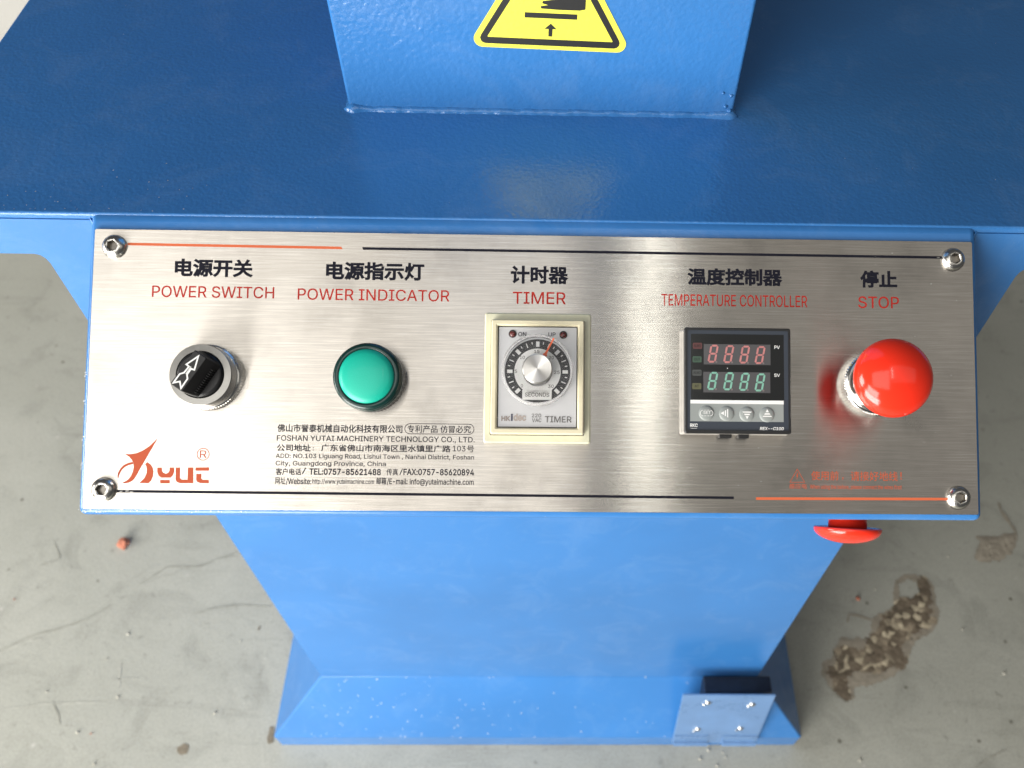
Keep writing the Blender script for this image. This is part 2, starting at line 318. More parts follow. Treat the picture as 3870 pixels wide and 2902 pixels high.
def plain(name, col, rough=0.5, metal=0.0, spec=0.5, coat=0.0, bump=0.0, bscale=900, var=0.0, vscale=60, trans=0.0, ior=1.45):
    m, nt, b = new_mat(name); b.inputs['Base Color'].default_value = (*col, 1); b.inputs['Roughness'].default_value = rough
    b.inputs['Metallic'].default_value = metal; b.inputs['Specular IOR Level'].default_value = spec
    b.inputs['Coat Weight'].default_value = coat; b.inputs['Coat Roughness'].default_value = 0.08
    b.inputs['Transmission Weight'].default_value = trans; b.inputs['IOR'].default_value = ior
    if bump or var:
        mp = coords(nt)
    if bump:
        nz = N(nt, 'ShaderNodeTexNoise', Scale=bscale, Detail=3.0); nt.links.new(mp.outputs[0], nz.inputs['Vector'])
        bp = N(nt, 'ShaderNodeBump', Strength=bump, Distance=0.0003); nt.links.new(nz.outputs[0], bp.inputs['Height']); nt.links.new(bp.outputs[0], b.inputs['Normal'])
    if var:
        n2 = N(nt, 'ShaderNodeTexNoise', Scale=vscale, Detail=5.0, Roughness=0.65); nt.links.new(mp.outputs[0], n2.inputs['Vector'])
        r = ramp(nt, [(0.3, tuple(c*(1-var) for c in col)), (0.7, tuple(min(1, c*(1+var)) for c in col))])
        nt.links.new(n2.outputs[0], r.inputs[0]); nt.links.new(r.outputs[0], b.inputs['Base Color'])
        rr_ = N(nt, 'ShaderNodeMapRange'); rr_.inputs['To Min'].default_value = max(0.02, rough-0.08); rr_.inputs['To Max'].default_value = rough+0.1
        nt.links.new(n2.outputs[0], rr_.inputs[0]); nt.links.new(rr_.outputs[0], b.inputs['Roughness'])
    return m
BLUE = (0.036, 0.163, 0.425)
def blue_paint(name, peel, pscale, rough=0.22, gate=0.68):
    m, nt, b = new_mat(name); gate_ = gate
    mp = coords(nt)
    big = N(nt, 'ShaderNodeTexNoise', Scale=7.0, Detail=4.0); nt.links.new(mp.outputs[0], big.inputs['Vector'])
    r = ramp(nt, [(0.35, tuple(c*0.93 for c in BLUE)), (0.65, tuple(c*1.06 for c in BLUE))]); nt.links.new(big.outputs[0], r.inputs[0])
    col = r.outputs[0]
    # faint hand smears and overspray bloom
    sm = N(nt, 'ShaderNodeTexNoise', Scale=26.0, Detail=6.0, Roughness=0.72, Distortion=0.8); nt.links.new(mp.outputs[0], sm.inputs['Vector'])
    sr0 = ramp(nt, [(0.50, 0.0), (0.74, 0.16)]); nt.links.new(sm.outputs[0], sr0.inputs[0])
    ms = N(nt, 'ShaderNodeMix', data_type='RGBA'); nt.links.new(sr0.outputs[0], ms.inputs['Factor']); nt.links.new(col, ms.inputs['A']); ms.inputs['B'].default_value = (0.20, 0.32, 0.52, 1)
    col = ms.outputs['Result']
    # fine pin specks of dust and overspray
    sp = N(nt, 'ShaderNodeTexVoronoi', Scale=330.0); nt.links.new(mp.outputs[0], sp.inputs['Vector'])
    sr = ramp(nt, [(0.0, 1.0), (0.075, 0.0)]); nt.links.new(sp.outputs['Distance'], sr.inputs[0])
    gate = N(nt, 'ShaderNodeTexNoise', Scale=95.0, Detail=2.0); nt.links.new(mp.outputs[0], gate.inputs['Vector'])
    gr = ramp(nt, [(gate_, 0.0), (gate_+0.04, 1.0)]); nt.links.new(gate.outputs[0], gr.inputs[0])
    mu = N(nt, 'ShaderNodeMath', operation='MULTIPLY'); nt.links.new(sr.outputs[0], mu.inputs[0]); nt.links.new(gr.outputs[0], mu.inputs[1])
    mx = N(nt, 'ShaderNodeMix', data_type='RGBA'); nt.links.new(mu.outputs[0], mx.inputs['Factor'])
    nt.links.new(col, mx.inputs['A']); mx.inputs['B'].default_value = (0.45, 0.5, 0.55, 1)
    nt.links.new(mx.outputs['Result'], b.inputs['Base Color'])
    b.inputs['Roughness'].default_value = rough
    rm = N(nt, 'ShaderNodeMapRange'); rm.inputs['To Min'].default_value = rough-0.05; rm.inputs['To Max'].default_value = rough+0.12
    nt.links.new(big.outputs[0], rm.inputs[0]); nt.links.new(rm.outputs[0], b.inputs['Roughness'])
    n1 = N(nt, 'ShaderNodeTexNoise', Scale=pscale, Detail=2.0, Roughness=0.55); nt.links.new(mp.outputs[0], n1.inputs['Vector'])
    n2 = N(nt, 'ShaderNodeTexVoronoi', Scale=pscale*0.9, feature='SMOOTH_F1'); nt.links.new(mp.outputs[0], n2.inputs['Vector'])
    ad = N(nt, 'ShaderNodeMath', operation='ADD'); nt.links.new(n1.outputs[0], ad.inputs[0]); nt.links.new(n2.outputs['Distance'], ad.inputs[1])
    b1 = N(nt, 'ShaderNodeBump', Strength=peel, Distance=0.0006); nt.links.new(ad.outputs[0], b1.inputs['Height'])
    b2 = N(nt, 'ShaderNodeBump', Strength=0.25, Distance=0.003); nt.links.new(big.outputs[0], b2.inputs['Height']); nt.links.new(b1.outputs[0], b2.inputs['Normal'])
    nt.links.new(b2.outputs[0], b.inputs['Normal'])
    return m
M = {}
M['blue_rough'] = blue_paint('textured_blue_paint', 0.20, 600, 0.15)
M['blue_smooth'] = blue_paint('smooth_blue_paint', 0.09, 350, 0.20, 0.63)
M['blue_mid'] = blue_paint('orange_peel_blue_paint', 0.25, 480, 0.16)
M['weld'] = blue_paint('weld_blue_paint', 0.6, 260, 0.14)
M['edge_flake'] = plain('chip_and_glint_paint', (0.62, 0.68, 0.75), 0.35, var=0.2, vscale=400, bump=0.6)

def brushed():
    m, nt, b = new_mat('brushed_steel')
    b.inputs['Metallic'].default_value = 1.0
    mp = coords(nt, (22, 2600, 1)); mp2 = coords(nt, (60, 4200, 1)); mp3 = coords(nt, (1, 1, 1)); mp4 = coords(nt, (40, 1500, 1))
    n1 = N(nt, 'ShaderNodeTexNoise', Scale=1.0, Detail=3.0, Roughness=0.6); nt.links.new(mp.outputs[0], n1.inputs['Vector'])
    n2 = N(nt, 'ShaderNodeTexNoise', Scale=1.0, Detail=2.0, Roughness=0.6); nt.links.new(mp2.outputs[0], n2.inputs['Vector'])
    n4 = N(nt, 'ShaderNodeTexNoise', Scale=1.0, Detail=2.0, Roughness=0.5); nt.links.new(mp4.outputs[0], n4.inputs['Vector'])
    n3 = N(nt, 'ShaderNodeTexNoise', Scale=28.0, Detail=4.0, Roughness=0.6); nt.links.new(mp3.outputs[0], n3.inputs['Vector'])
    ad = N(nt, 'ShaderNodeMath', operation='ADD'); nt.links.new(n1.outputs[0], ad.inputs[0]); nt.links.new(n2.outputs[0], ad.inputs[1])
    ad2 = N(nt, 'ShaderNodeMath', operation='MULTIPLY_ADD', i_1=0.5); nt.links.new(ad.outputs[0], ad2.inputs[0]); nt.links.new(n4.outputs[0], ad2.inputs[2])
    cr = ramp(nt, [(0.72, (0.60, 0.565, 0.52)), (1.28/1.0 if False else 0.98, (0.68, 0.645, 0.595)), (1.0, (0.72, 0.69, 0.645))])
    sc = N(nt, 'ShaderNodeMath', operation='MULTIPLY', i_1=0.85); nt.links.new(ad2.outputs[0], sc.inputs[0]); nt.links.new(sc.outputs[0], cr.inputs[0])
    # handling smudges
    sm = ramp(nt, [(0.34, 0.84), (0.46, 0.95), (0.6, 1.0)]); nt.links.new(n3.outputs[0], sm.inputs[0])
    mx = N(nt, 'ShaderNodeMix', data_type='RGBA', blend_type='MULTIPLY'); mx.inputs['Factor'].default_value = 1.0
    nt.links.new(cr.outputs[0], mx.inputs['A']); nt.links.new(sm.outputs[0], mx.inputs['B']); nt.links.new(mx.outputs['Result'], b.inputs['Base Color'])
    rm = N(nt, 'ShaderNodeMapRange'); rm.inputs['To Min'].default_value = 0.29; rm.inputs['To Max'].default_value = 0.24
    nt.links.new(n3.outputs[0], rm.inputs[0]); nt.links.new(rm.outputs[0], b.inputs['Roughness'])
    b.inputs['Anisotropic'].default_value = 1.0; b.inputs['Anisotropic Rotation'].default_value = 0.25
    tg = N(nt, 'ShaderNodeTangent', direction_type='UV_MAP'); nt.links.new(tg.outputs[0], b.inputs['Tangent'])
    bp = N(nt, 'ShaderNodeBump', Strength=0.10, Distance=0.00004); nt.links.new(ad2.outputs[0], bp.inputs['Height']); nt.links.new(bp.outputs[0], b.inputs['Normal'])
    return m
M['steel'] = brushed()
M['chrome'] = plain('chrome', (0.76, 0.75, 0.73), 0.16, 1.0)
M['screw'] = plain('stainless_screw', (0.70, 0.68, 0.64), 0.24, 1.0, bump=0.25, bscale=1500)
M['satin'] = plain('satin_metal', (0.34, 0.335, 0.32), 0.30, 1.0, var=0.1, vscale=500)
M['socket'] = plain('socket_steel', (0.32, 0.30, 0.27), 0.3, 1.0)
M['red'] = plain('red_gloss_plastic', (0.78, 0.030, 0.012), 0.16, coat=0.25, bump=0.04, bscale=150)
M['black'] = plain('black_plastic', (0.012, 0.012, 0.013), 0.32, bump=0.15, bscale=2500)
M['black_gloss'] = plain('black_glass', (0.006, 0.007, 0.008), 0.12)
M['slate'] = plain('slate_overlay', (0.032, 0.04, 0.055), 0.42)
M['greylens'] = plain('display_window_grey', (0.068, 0.066, 0.07), 0.25)
M['greyside'] = plain('grey_plastic', (0.36, 0.34, 0.31), 0.35, var=0.12, vscale=300)
M['keygrey'] = plain('membrane_grey', (0.27, 0.29, 0.28), 0.42, bump=0.1, bscale=2500)
M['white'] = plain('white_print', (0.80, 0.80, 0.78), 0.45)
M['ivory'] = plain('ivory_plastic', (0.66, 0.60, 0.42), 0.36, bump=0.12, bscale=900, var=0.05, vscale=150)
M['ivory_flange'] = plain('ivory_flange_plastic', (0.60, 0.585, 0.43), 0.36, bump=0.12, bscale=900, var=0.06, vscale=150)
M['silver'] = plain('silver_face', (0.52, 0.52, 0.53), 0.42, 0.35, bump=0.1, bscale=3000)
M['dialblack'] = plain('dial_black', (0.030, 0.031, 0.034), 0.4)
M['diallight'] = plain('dial_light', (0.68, 0.68, 0.67), 0.5)
M['ledred'] = plain('dark_red_led', (0.11, 0.022, 0.02), 0.15, coat=0.5)
M['orange'] = ink('orange_ink', (0.60, 0.13, 0.055)); M['pointer'] = plain('orange_pointer', (0.74, 0.135, 0.045), 0.45)
M['rim_green'] = plain('dark_green_plastic', (0.004, 0.028, 0.025), 0.22, coat=0.3, bump=0.2, bscale=2500)
M['lens_green'] = plain('green_lens', (0.005, 0.42, 0.30), 0.40, coat=0.1, bump=0.15, bscale=2200)
M['pink'] = plain('digit_pink', (0.47, 0.185, 0.18), 0.6, var=0.15, vscale=900)
M['mint'] = plain('digit_mint', (0.20, 0.43, 0.335), 0.6, var=0.15, vscale=900)
M['seg_dot'] = plain('digit_dot', (0.16, 0.13, 0.13), 0.5)
M['tag_red'] = plain('tag_red', (0.10, 0.035, 0.035), 0.4); M['tag_green'] = plain('tag_green', (0.045, 0.085, 0.058), 0.4)
M['tag_grey'] = plain('tag_grey', (0.065, 0.07, 0.068), 0.4); M['tag_olive'] = plain('tag_olive', (0.10, 0.098, 0.05), 0.4)
M['yellow'] = plain('yellow_vinyl', (0.80, 0.77, 0.08), 0.42, bump=0.3, bscale=350, var=0.05, vscale=700)
M['signblack'] = plain('sign_black_ink', (0.018, 0.018, 0.018), 0.42)
M['brick'] = plain('brick_crumb', (0.42, 0.15, 0.09), 0.8, bump=1.0, bscale=400, var=0.4, vscale=250)
M['crumb'] = plain('pale_grit', (0.50, 0.48, 0.41), 0.85, spec=0.2, var=0.3, vscale=200)
M['ink_k'] = ink('black_ink', (0.009, 0.009, 0.016)); M['ink_r'] = ink('red_ink', (0.40, 0.024, 0.016))
M['ink_o'] = ink('orange_red_ink', (0.46, 0.092, 0.042))
M['ink_g'] = plain('grey_ink', (0.11, 0.105, 0.10), 0.6); M['ink_d'] = plain('dark_ink', (0.01, 0.01, 0.01), 0.5)
M['ink_n'] = plain('brown_ink', (0.26, 0.22, 0.20), 0.5); M['ink_n2'] = plain('navy_ink', (0.06, 0.06, 0.09), 0.5); M['ink_n3'] = plain('taupe_ink', (0.36, 0.31, 0.28), 0.5)
INK = {'k': M['ink_k'], 'r': M['ink_r'], 'o': M['ink_o'], 'w': M['white'], 'd': M['ink_d'], 'g': M['ink_g'], 'n': M['ink_n'], 'n2': M['ink_n2'], 'n3': M['ink_n3']}
def clear_plastic():
    m, nt, b = new_mat('clear_plastic')
    b.inputs['Base Color'].default_value = (1, 1, 1, 1); b.inputs['Transmission Weight'].default_value = 1.0
    b.inputs['Roughness'].default_value = 0.03; b.inputs['IOR'].default_value = 1.12
    return m
M['clear'] = clear_plastic()
M['frost'] = plain('frosted_rim_plastic', (0.95, 0.94, 0.93), 0.18, trans=0.88, ior=1.15)
def spun():
    m, nt, b = new_mat('spun_aluminium')
    b.inputs['Metallic'].default_value = 1; b.inputs['Base Color'].default_value = (0.60, 0.59, 0.575, 1); b.inputs['Roughness'].default_value = 0.30
    b.inputs['Anisotropic'].default_value = 1.0
    tg = N(nt, 'ShaderNodeTangent', direction_type='RADIAL', axis='Z'); nt.links.new(tg.outputs[0], b.inputs['Tangent'])
    b.inputs['Anisotropic Rotation'].default_value = 0.25
    return m
M['spun'] = spun()
def floor_mat():
    m, nt, b = new_mat('worn_grey_floor_paint')
    mp = coords(nt)
    def nz(s, d, r=0.6, dist=0.0, mpp=mp):
        n = N(nt, 'ShaderNodeTexNoise', Scale=s, Detail=d, Roughness=r, Distortion=dist); nt.links.new(mpp.outputs[0], n.inputs['Vector']); return n
    a = nz(2.2, 6, 0.62); c = nz(14, 7, 0.68, 0.6); f = nz(75, 4, 0.6); g = nz(420, 3, 0.6)
    r1 = ramp(nt, [(0.30, (0.325, 0.325, 0.280)), (0.52, (0.365, 0.367, 0.322)), (0.72, (0.42, 0.42, 0.372))]); nt.links.new(a.outputs[0], r1.inputs[0])
    r2 = ramp(nt, [(0.30, 0.80), (0.48, 0.99), (0.66, 1.0), (0.80, 1.14)]); nt.links.new(c.outputs[0], r2.inputs[0])
    r3 = ramp(nt, [(0.24, 0.72), (0.38, 1.0), (0.70, 1.0), (0.84, 1.25)]); nt.links.new(f.outputs[0], r3.inputs[0])
    r4 = ramp(nt, [(0.28, 0.80), (0.5, 1.0), (0.75, 1.13)]); nt.links.new(g.outputs[0], r4.inputs[0])
    m0 = N(nt, 'ShaderNodeMix', data_type='RGBA', blend_type='MULTIPLY'); m0.inputs['Factor'].default_value = 1
    nt.links.new(r1.outputs[0], m0.inputs['A']); nt.links.new(r4.outputs[0], m0.inputs['B'])
    m1 = N(nt, 'ShaderNodeMix', data_type='RGBA', blend_type='MULTIPLY'); m1.inputs['Factor'].default_value = 1
    m2 = N(nt, 'ShaderNodeMix', data_type='RGBA', blend_type='MULTIPLY'); m2.inputs['Factor'].default_value = 1
    nt.links.new(m0.outputs['Result'], m1.inputs['A']); nt.links.new(r2.outputs[0], m1.inputs['B']); nt.links.new(m1.outputs['Result'], m2.inputs['A']); nt.links.new(r3.outputs[0], m2.inputs['B'])
    # sparse dark pits and light specks
    v = N(nt, 'ShaderNodeTexVoronoi', Scale=42.0, Randomness=1.0); nt.links.new(mp.outputs[0], v.inputs['Vector'])
    vr = ramp(nt, [(0.05, 0.0), (0.14, 1.0)]); nt.links.new(v.outputs['Distance'], vr.inputs[0])
    sx = N(nt, 'ShaderNodeSeparateColor'); nt.links.new(v.outputs['Color'], sx.inputs[0])
    gt = N(nt, 'ShaderNodeMath', operation='GREATER_THAN', i_1=0.80); nt.links.new(sx.outputs[0], gt.inputs[0])
    gl = N(nt, 'ShaderNodeMath', operation='GREATER_THAN', i_1=0.9); nt.links.new(sx.outputs[1], gl.inputs[0])
    inv = N(nt, 'ShaderNodeMath', operation='SUBTRACT', i_0=1.0); nt.links.new(vr.outputs[0], inv.inputs[1])
    k1 = N(nt, 'ShaderNodeMath', operation='MULTIPLY'); nt.links.new(inv.outputs[0], k1.inputs[0]); nt.links.new(gt.outputs[0], k1.inputs[1])
    k2 = N(nt, 'ShaderNodeMath', operation='MULTIPLY'); nt.links.new(inv.outputs[0], k2.inputs[0]); nt.links.new(gl.outputs[0], k2.inputs[1])
    m3 = N(nt, 'ShaderNodeMix', data_type='RGBA'); nt.links.new(k1.outputs[0], m3.inputs['Factor']); nt.links.new(m2.outputs['Result'], m3.inputs['A']); m3.inputs['B'].default_value = (0.12, 0.115, 0.09, 1)
    m4 = N(nt, 'ShaderNodeMix', data_type='RGBA'); nt.links.new(k2.outputs[0], m4.inputs['Factor']); nt.links.new(m3.outputs['Result'], m4.inputs['A']); m4.inputs['B'].default_value = (0.45, 0.44, 0.40, 1)
    # long faint drag marks
    mp2 = coords(nt, (3.0, 26, 1)); mp2.inputs['Rotation'].default_value = (0, 0, math.radians(-24))
    d = nz(1.6, 5, 0.6, 0.3, mp2); dr = ramp(nt, [(0.60, 1.0), (0.66, 0.90), (0.70, 1.0), (0.76, 1.12)]); nt.links.new(d.outputs[0], dr.inputs[0])
    m5 = N(nt, 'ShaderNodeMix', data_type='RGBA', blend_type='MULTIPLY'); m5.inputs['Factor'].default_value = 1
    nt.links.new(m4.outputs['Result'], m5.inputs['A']); nt.links.new(dr.outputs[0], m5.inputs['B'])
    nt.links.new(m5.outputs['Result'], b.inputs['Base Color'])
    rm = N(nt, 'ShaderNodeMapRange'); rm.inputs['To Min'].default_value = 0.38; rm.inputs['To Max'].default_value = 0.62
    nt.links.new(c.outputs[0], rm.inputs[0]); nt.links.new(rm.outputs[0], b.inputs['Roughness'])
    bp = N(nt, 'ShaderNodeBump', Strength=0.5, Distance=0.002); nt.links.new(c.outputs[0], bp.inputs['Height'])
    nt.links.new(bp.outputs[0], b.inputs['Normal'])
    return m
M['floor'] = floor_mat()
def patch_mat():
    m, nt, b = new_mat('bare_pebbly_concrete'); mp = coords(nt)
    v = N(nt, 'ShaderNodeTexVoronoi', Scale=125.0, Randomness=1.0); nt.links.new(mp.outputs[0], v.inputs['Vector'])
    n = N(nt, 'ShaderNodeTexNoise', Scale=45.0, Detail=5.0, Roughness=0.7); nt.links.new(mp.outputs[0], n.inputs['Vector'])
    sx = N(nt, 'ShaderNodeSeparateColor'); nt.links.new(v.outputs['Color'], sx.inputs[0])
    r = ramp(nt, [(0.0, (0.115, 0.09, 0.062)), (0.50, (0.17, 0.135, 0.095)), (0.74, (0.25, 0.205, 0.145)), (0.92, (0.52, 0.45, 0.32))]); nt.links.new(sx.outputs[0], r.inputs[0])
    r2 = ramp(nt, [(0.3, 0.55), (0.6, 1.15)]); nt.links.new(n.outputs[0], r2.inputs[0])
    mx = N(nt, 'ShaderNodeMix', data_type='RGBA', blend_type='MULTIPLY'); mx.inputs['Factor'].default_value = 1
    nt.links.new(r.outputs[0], mx.inputs['A']); nt.links.new(r2.outputs[0], mx.inputs['B']); nt.links.new(mx.outputs['Result'], b.inputs['Base Color'])
    b.inputs['Roughness'].default_value = 0.7
    bp = N(nt, 'ShaderNodeBump', Strength=0.55, Distance=0.0016, invert=True); nt.links.new(v.outputs['Distance'], bp.inputs['Height']); nt.links.new(bp.outputs[0], b.inputs['Normal'])
    return m
M['patch'] = patch_mat()
M['patch_edge'] = plain('dusty_patch_border', (0.275, 0.245, 0.195), 0.75, bump=0.5, bscale=160, var=0.22, vscale=60)
M['scuff'] = plain('pale_scuff', (0.40, 0.40, 0.35), 0.6, var=0.25, vscale=90)
M['dark_scuff'] = plain('dark_scuff', (0.30, 0.295, 0.25), 0.6, var=0.25, vscale=90)
M['stain'] = plain('brown_stain', (0.20, 0.17, 0.125), 0.6, var=0.25, vscale=90)
M['wall'] = plain('pale_wall_paint', (0.46, 0.45, 0.42), 0.6, var=0.03, vscale=6)

# ---------------- setting ----------------
FZ = -0.7215
fl = bmesh.new(); fl.faces.new([fl.verts.new(p) for p in ((-6, -6, FZ), (6, -6, FZ), (6, 6, FZ), (-6, 6, FZ))])
floor = obj('floor', fl, M['floor']); floor['kind'] = 'structure'
wl = obj('wall', box(-4, 4, 1.30, 1.42, FZ, -0.15), M['wall']); wl['kind'] = 'structure'

def dist_edge(p, poly):
    P = Vector(p); best = 9
    for i in range(len(poly)):
        a = Vector(poly[i]); b_ = Vector(poly[i-1]); ab = b_-a; t = max(0, min(1, (P-a).dot(ab)/max(1e-12, ab.length_squared)))
        best = min(best, (P-a-ab*t).length)
    return best
def ragged(poly, amp=0.0025, step=0.004):
    out = []
    for i in range(len(poly)):
        a = Vector(poly[i]); c = Vector(poly[(i+1) % len(poly)]); k = max(1, int((c-a).length/step)); d = (c-a).normalized(); nn = Vector((-d.y, d.x))
        for j in range(k):
            p = a+(c-a)*j/k; o = noise.noise(Vector((p.x*120, p.y*120, 3)))*amp+noise.noise(Vector((p.x*420, p.y*420, 7)))*amp*0.6
            out.append(tuple(p+nn*o))
    return out
def patch(name, poly, holes, mat, h, step=0.0022, border=0.006):
    poly = ragged(poly); holes = [ragged(q) for q in holes]
    xs = [p[0] for p in poly]; ys = [p[1] for p in poly]; bm = bmesh.new(); V = {}
    nx = int((max(xs)-min(xs))/step)+2; ny = int((max(ys)-min(ys))/step)+2
    x0 = min(xs)-step; y0 = min(ys)-step
    def vert(i, j):
        if (i, j) not in V:
            x = x0+i*step+random.uniform(-.3, .3)*step; y = y0+j*step+random.uniform(-.3, .3)*step
            d = dist_edge((x, y), poly)
            z = h*min(1, d/border)*(0.5+0.9*abs(noise.noise(Vector((x*190, y*190, 1)))))
            V[(i, j)] = (bm.verts.new((x, y, 0.0003+z)), d)
        return V[(i, j)]
    for i in range(nx):
        for j in range(ny):
            c = (x0+(i+.5)*step, y0+(j+.5)*step)
            if inside(c, poly) and not any(inside(c, q) for q in holes):
                q = [vert(i, j), vert(i+1, j), vert(i+1, j+1), vert(i, j+1)]
                f = bm.faces.new([k[0] for k in q])
                wob = 0.0045+0.014*noise.noise(Vector((c[0]*34, c[1]*34, 5)))+0.003*noise.noise(Vector((c[0]*160, c[1]*160, 9)))
                f.material_index = 1 if min(k[1] for k in q) < wob*1.2 else 0
    me = bpy.data.meshes.new(name); bm.to_mesh(me); bm.free()
    me.materials.append(mat); me.materials.append(M['patch_edge'])
    o = bpy.data.objects.new(name, me); link(o); o.parent = floor; o.location = (0, 0, FZ)
    return o
patch('bare_patch', PATCH1, [ISLAND1], M['patch'], 0.0006)
patch('bare_patch', PATCH2, [], M['patch_edge'], 0.0012)
def strips(name, lines, mat, wd, z=0.0004):
    for ln in lines:
        Pn = []
        for i in range(len(ln)-1):
            a = Vector(ln[i]); c = Vector(ln[i+1]); k = max(1, int((c-a).length/0.006))
            for j in range(k):
                p = a+(c-a)*j/k; Pn.append((p.x+random.uniform(-1, 1)*0.0005, p.y+random.uniform(-1, 1)*0.0005))
        Pn.append(ln[-1]); bm = bmesh.new(); prev = None; n = len(Pn)
        for i, p in enumerate(Pn):
            a = Vector(Pn[max(0, i-1)]); c = Vector(Pn[min(n-1, i+1)]); d = (c-a).normalized(); nn = Vector((-d.y, d.x))
            t = math.sin(math.pi*min(1, (i+0.3)/n))**0.5; ww = wd*t*random.uniform(0.45, 1.1)/2
            q = (bm.verts.new((p[0]+nn.x*ww, p[1]+nn.y*ww, z)), bm.verts.new((p[0]-nn.x*ww, p[1]-nn.y*ww, z)))
            if prev: bm.faces.new((prev[0], prev[1], q[1], q[0]))
            prev = q
        bmesh.ops.recalc_face_normals(bm, faces=bm.faces[:])
        obj(name, bm, mat, floor, (0, 0, FZ))
strips('scratch', SCR, M['scuff'], 0.0024)
strips('scuff_mark', DSCR, M['dark_scuff'], 0.0017, 0.0006)
strips('scuff_mark', [CURL2], M['patch_edge'], 0.006, 0.0008)
strips('scuff_mark', [PATCH3[:4]], M['patch_edge'], 0.006, 0.0008)
for q in STAINS:
    q = ragged(q, 0.0012, 0.003); bm = bmesh.new(); bm.faces.new([bm.verts.new((x, y, 0.0005)) for x, y in q]); bmesh.ops.triangulate(bm, faces=bm.faces[:])
    obj('stain', bm, M['stain'], floor, (0, 0, FZ))
def lump(r, seed, flatten=0.75):
    bm = bmesh.new(); bmesh.ops.create_icosphere(bm, subdivisions=2, radius=r)
    for v in bm.verts:
        k = 1+0.55*noise.noise(v.co/r*1.3+Vector((seed, seed*2, 0))); v.co = v.co*k; v.co.z *= flatten
    return bm
pb = obj('pebble', lump(0.0080, 3.1), M['brick'], None, (PEBBLE[0], PEBBLE[1], FZ+0.0045))
tag(pb, 'reddish brick crumb lying on the grey floor left of the blue column', 'pebble')
for i, (x, y) in enumerate(CRUMBS):
    cb = obj('grit_crumb', lump(random.uniform(0.0008, 0.0015) if i != 11 else 0.003, i*1.7), M['crumb'] if i not in (0, 6, 11) else M['brick'], None, (x, y, FZ+0.0012))
    side = 'left of the blue column' if x < 0 else ('in front of the foot switch flap' if y < 0.06 and x < 0.3 else 'right of the column')
    odd = {0: 'tiny dark reddish crumb at the far left edge of the grey floor', 6: 'tiny reddish crumb on the floor near the bottom left of the photo', 11: 'small reddish brown crumb on the floor between the column and the bare patch'}
    if i in odd: tag(cb, odd[i], 'grit')
    else: tag(cb, 'tiny pale crumb of grit on the grey floor '+side, 'grit', 'grit crumbs on the floor '+side)

# ---------------- blue machine frame ----------------
mach = wthing('machine_frame', 'blue painted steel machine body with table, upright post, column and flared foot', 'machine', (0, 0.3, FZ))
def mobj(name, me, mat, **kw):
    o = obj(name, me, mat, mach, **kw); o.location = (0, -0.3, -FZ); return o
TZ = 0.0349; TY = 0.060
# table top
mobj('table_top', box(-0.2922, 0.2935, TY-0.0002, 0.80, TZ-0.004, TZ), M['blue_rough'], bevel=0.0014)
# column (front flush under the table edge, small fillets where it meets the apron)
bm = bmesh.new(); z1 = TZ-0.0252
prof = [(-0.2375, z1), (-0.2352, z1-0.0008), (-0.2336, z1-0.003), (-0.2329, z1-0.006), (-0.2328, -0.5950), (0.2332, -0.5950), (0.2333, z1-0.006), (0.234, z1-0.003), (0.2356, z1-0.0008), (0.238, z1), (0.2932, z1), (0.2932, TZ-0.0041), (-0.2919, TZ-0.0041), (-0.2919, z1)]
a = [bm.verts.new((x, TY+0.0002, z)) for x, z in prof]; b_ = [bm.verts.new((x, 0.46, z)) for x, z in prof]; n = len(prof)
for i in range(n): bm.faces.new((a[i], a[(i+1) % n], b_[(i+1) % n], b_[i]))
bm.faces.new(a); bm.faces.new(b_[::-1])
mobj('column', bm, M['blue_smooth'])
# flared foot
bm = bmesh.new()
L = [[(-0.2328, TY+.0002, -0.5915), (0.2332, TY+.0002, -0.5915), (0.2332, 0.46, -0.5915), (-0.2328, 0.46, -0.5915)],
     [(-0.3005, 0.022, -0.6880), (0.3003, 0.022, -0.6880), (0.3003, 0.54, -0.6880), (-0.3005, 0.54, -0.6880)],
     [(-0.3005, 0.022, -0.7213), (0.3003, 0.022, -0.7213), (0.3003, 0.54, -0.7213), (-0.3005, 0.54, -0.7213)]]
loft(L, True, True, bm=bm)
mobj('flared_foot', bm, M['blue_smooth'], bevel=0.0025)
# post
bm = box(-0.0973, 0.0978, 0.141, 0.30, TZ-0.001, 0.55)
mobj('post', bm, M['blue_mid'], bevel=0.0018)
# sloping control housing
bb = pan(0, -64.7, -1.5); bt = pan(0, 68.97, -1.5); b2 = pan(0, -64.7, -101.5)
bm = bmesh.new()
prof = [(bt.y, bt.z), (bb.y, bb.z), (b2.y, b2.z), (TY-0.001, b2.z), (TY-0.001, TZ-0.003), (TY+0.0005, TZ-0.0012)]
prof = [(bt.y-0.0002, bt.z+0.0002), (bb.y, bb.z), (b2.y, b2.z), (TY+0.01, b2.z-0.006), (TY+0.01, TZ-0.002)]
a = [bm.verts.new((-0.2007, y, z)) for y, z in prof]; b_ = [bm.verts.new((0.2003, y, z)) for y, z in prof]; n = len(prof)
for i in range(n): bm.faces.new((a[i], a[(i+1) % n], b_[(i+1) % n], b_[i]))
bm.faces.new(a); bm.faces.new(b_[::-1])
mobj('control_housing', bm, M['blue_smooth'], bevel=0.0032, segs=4)
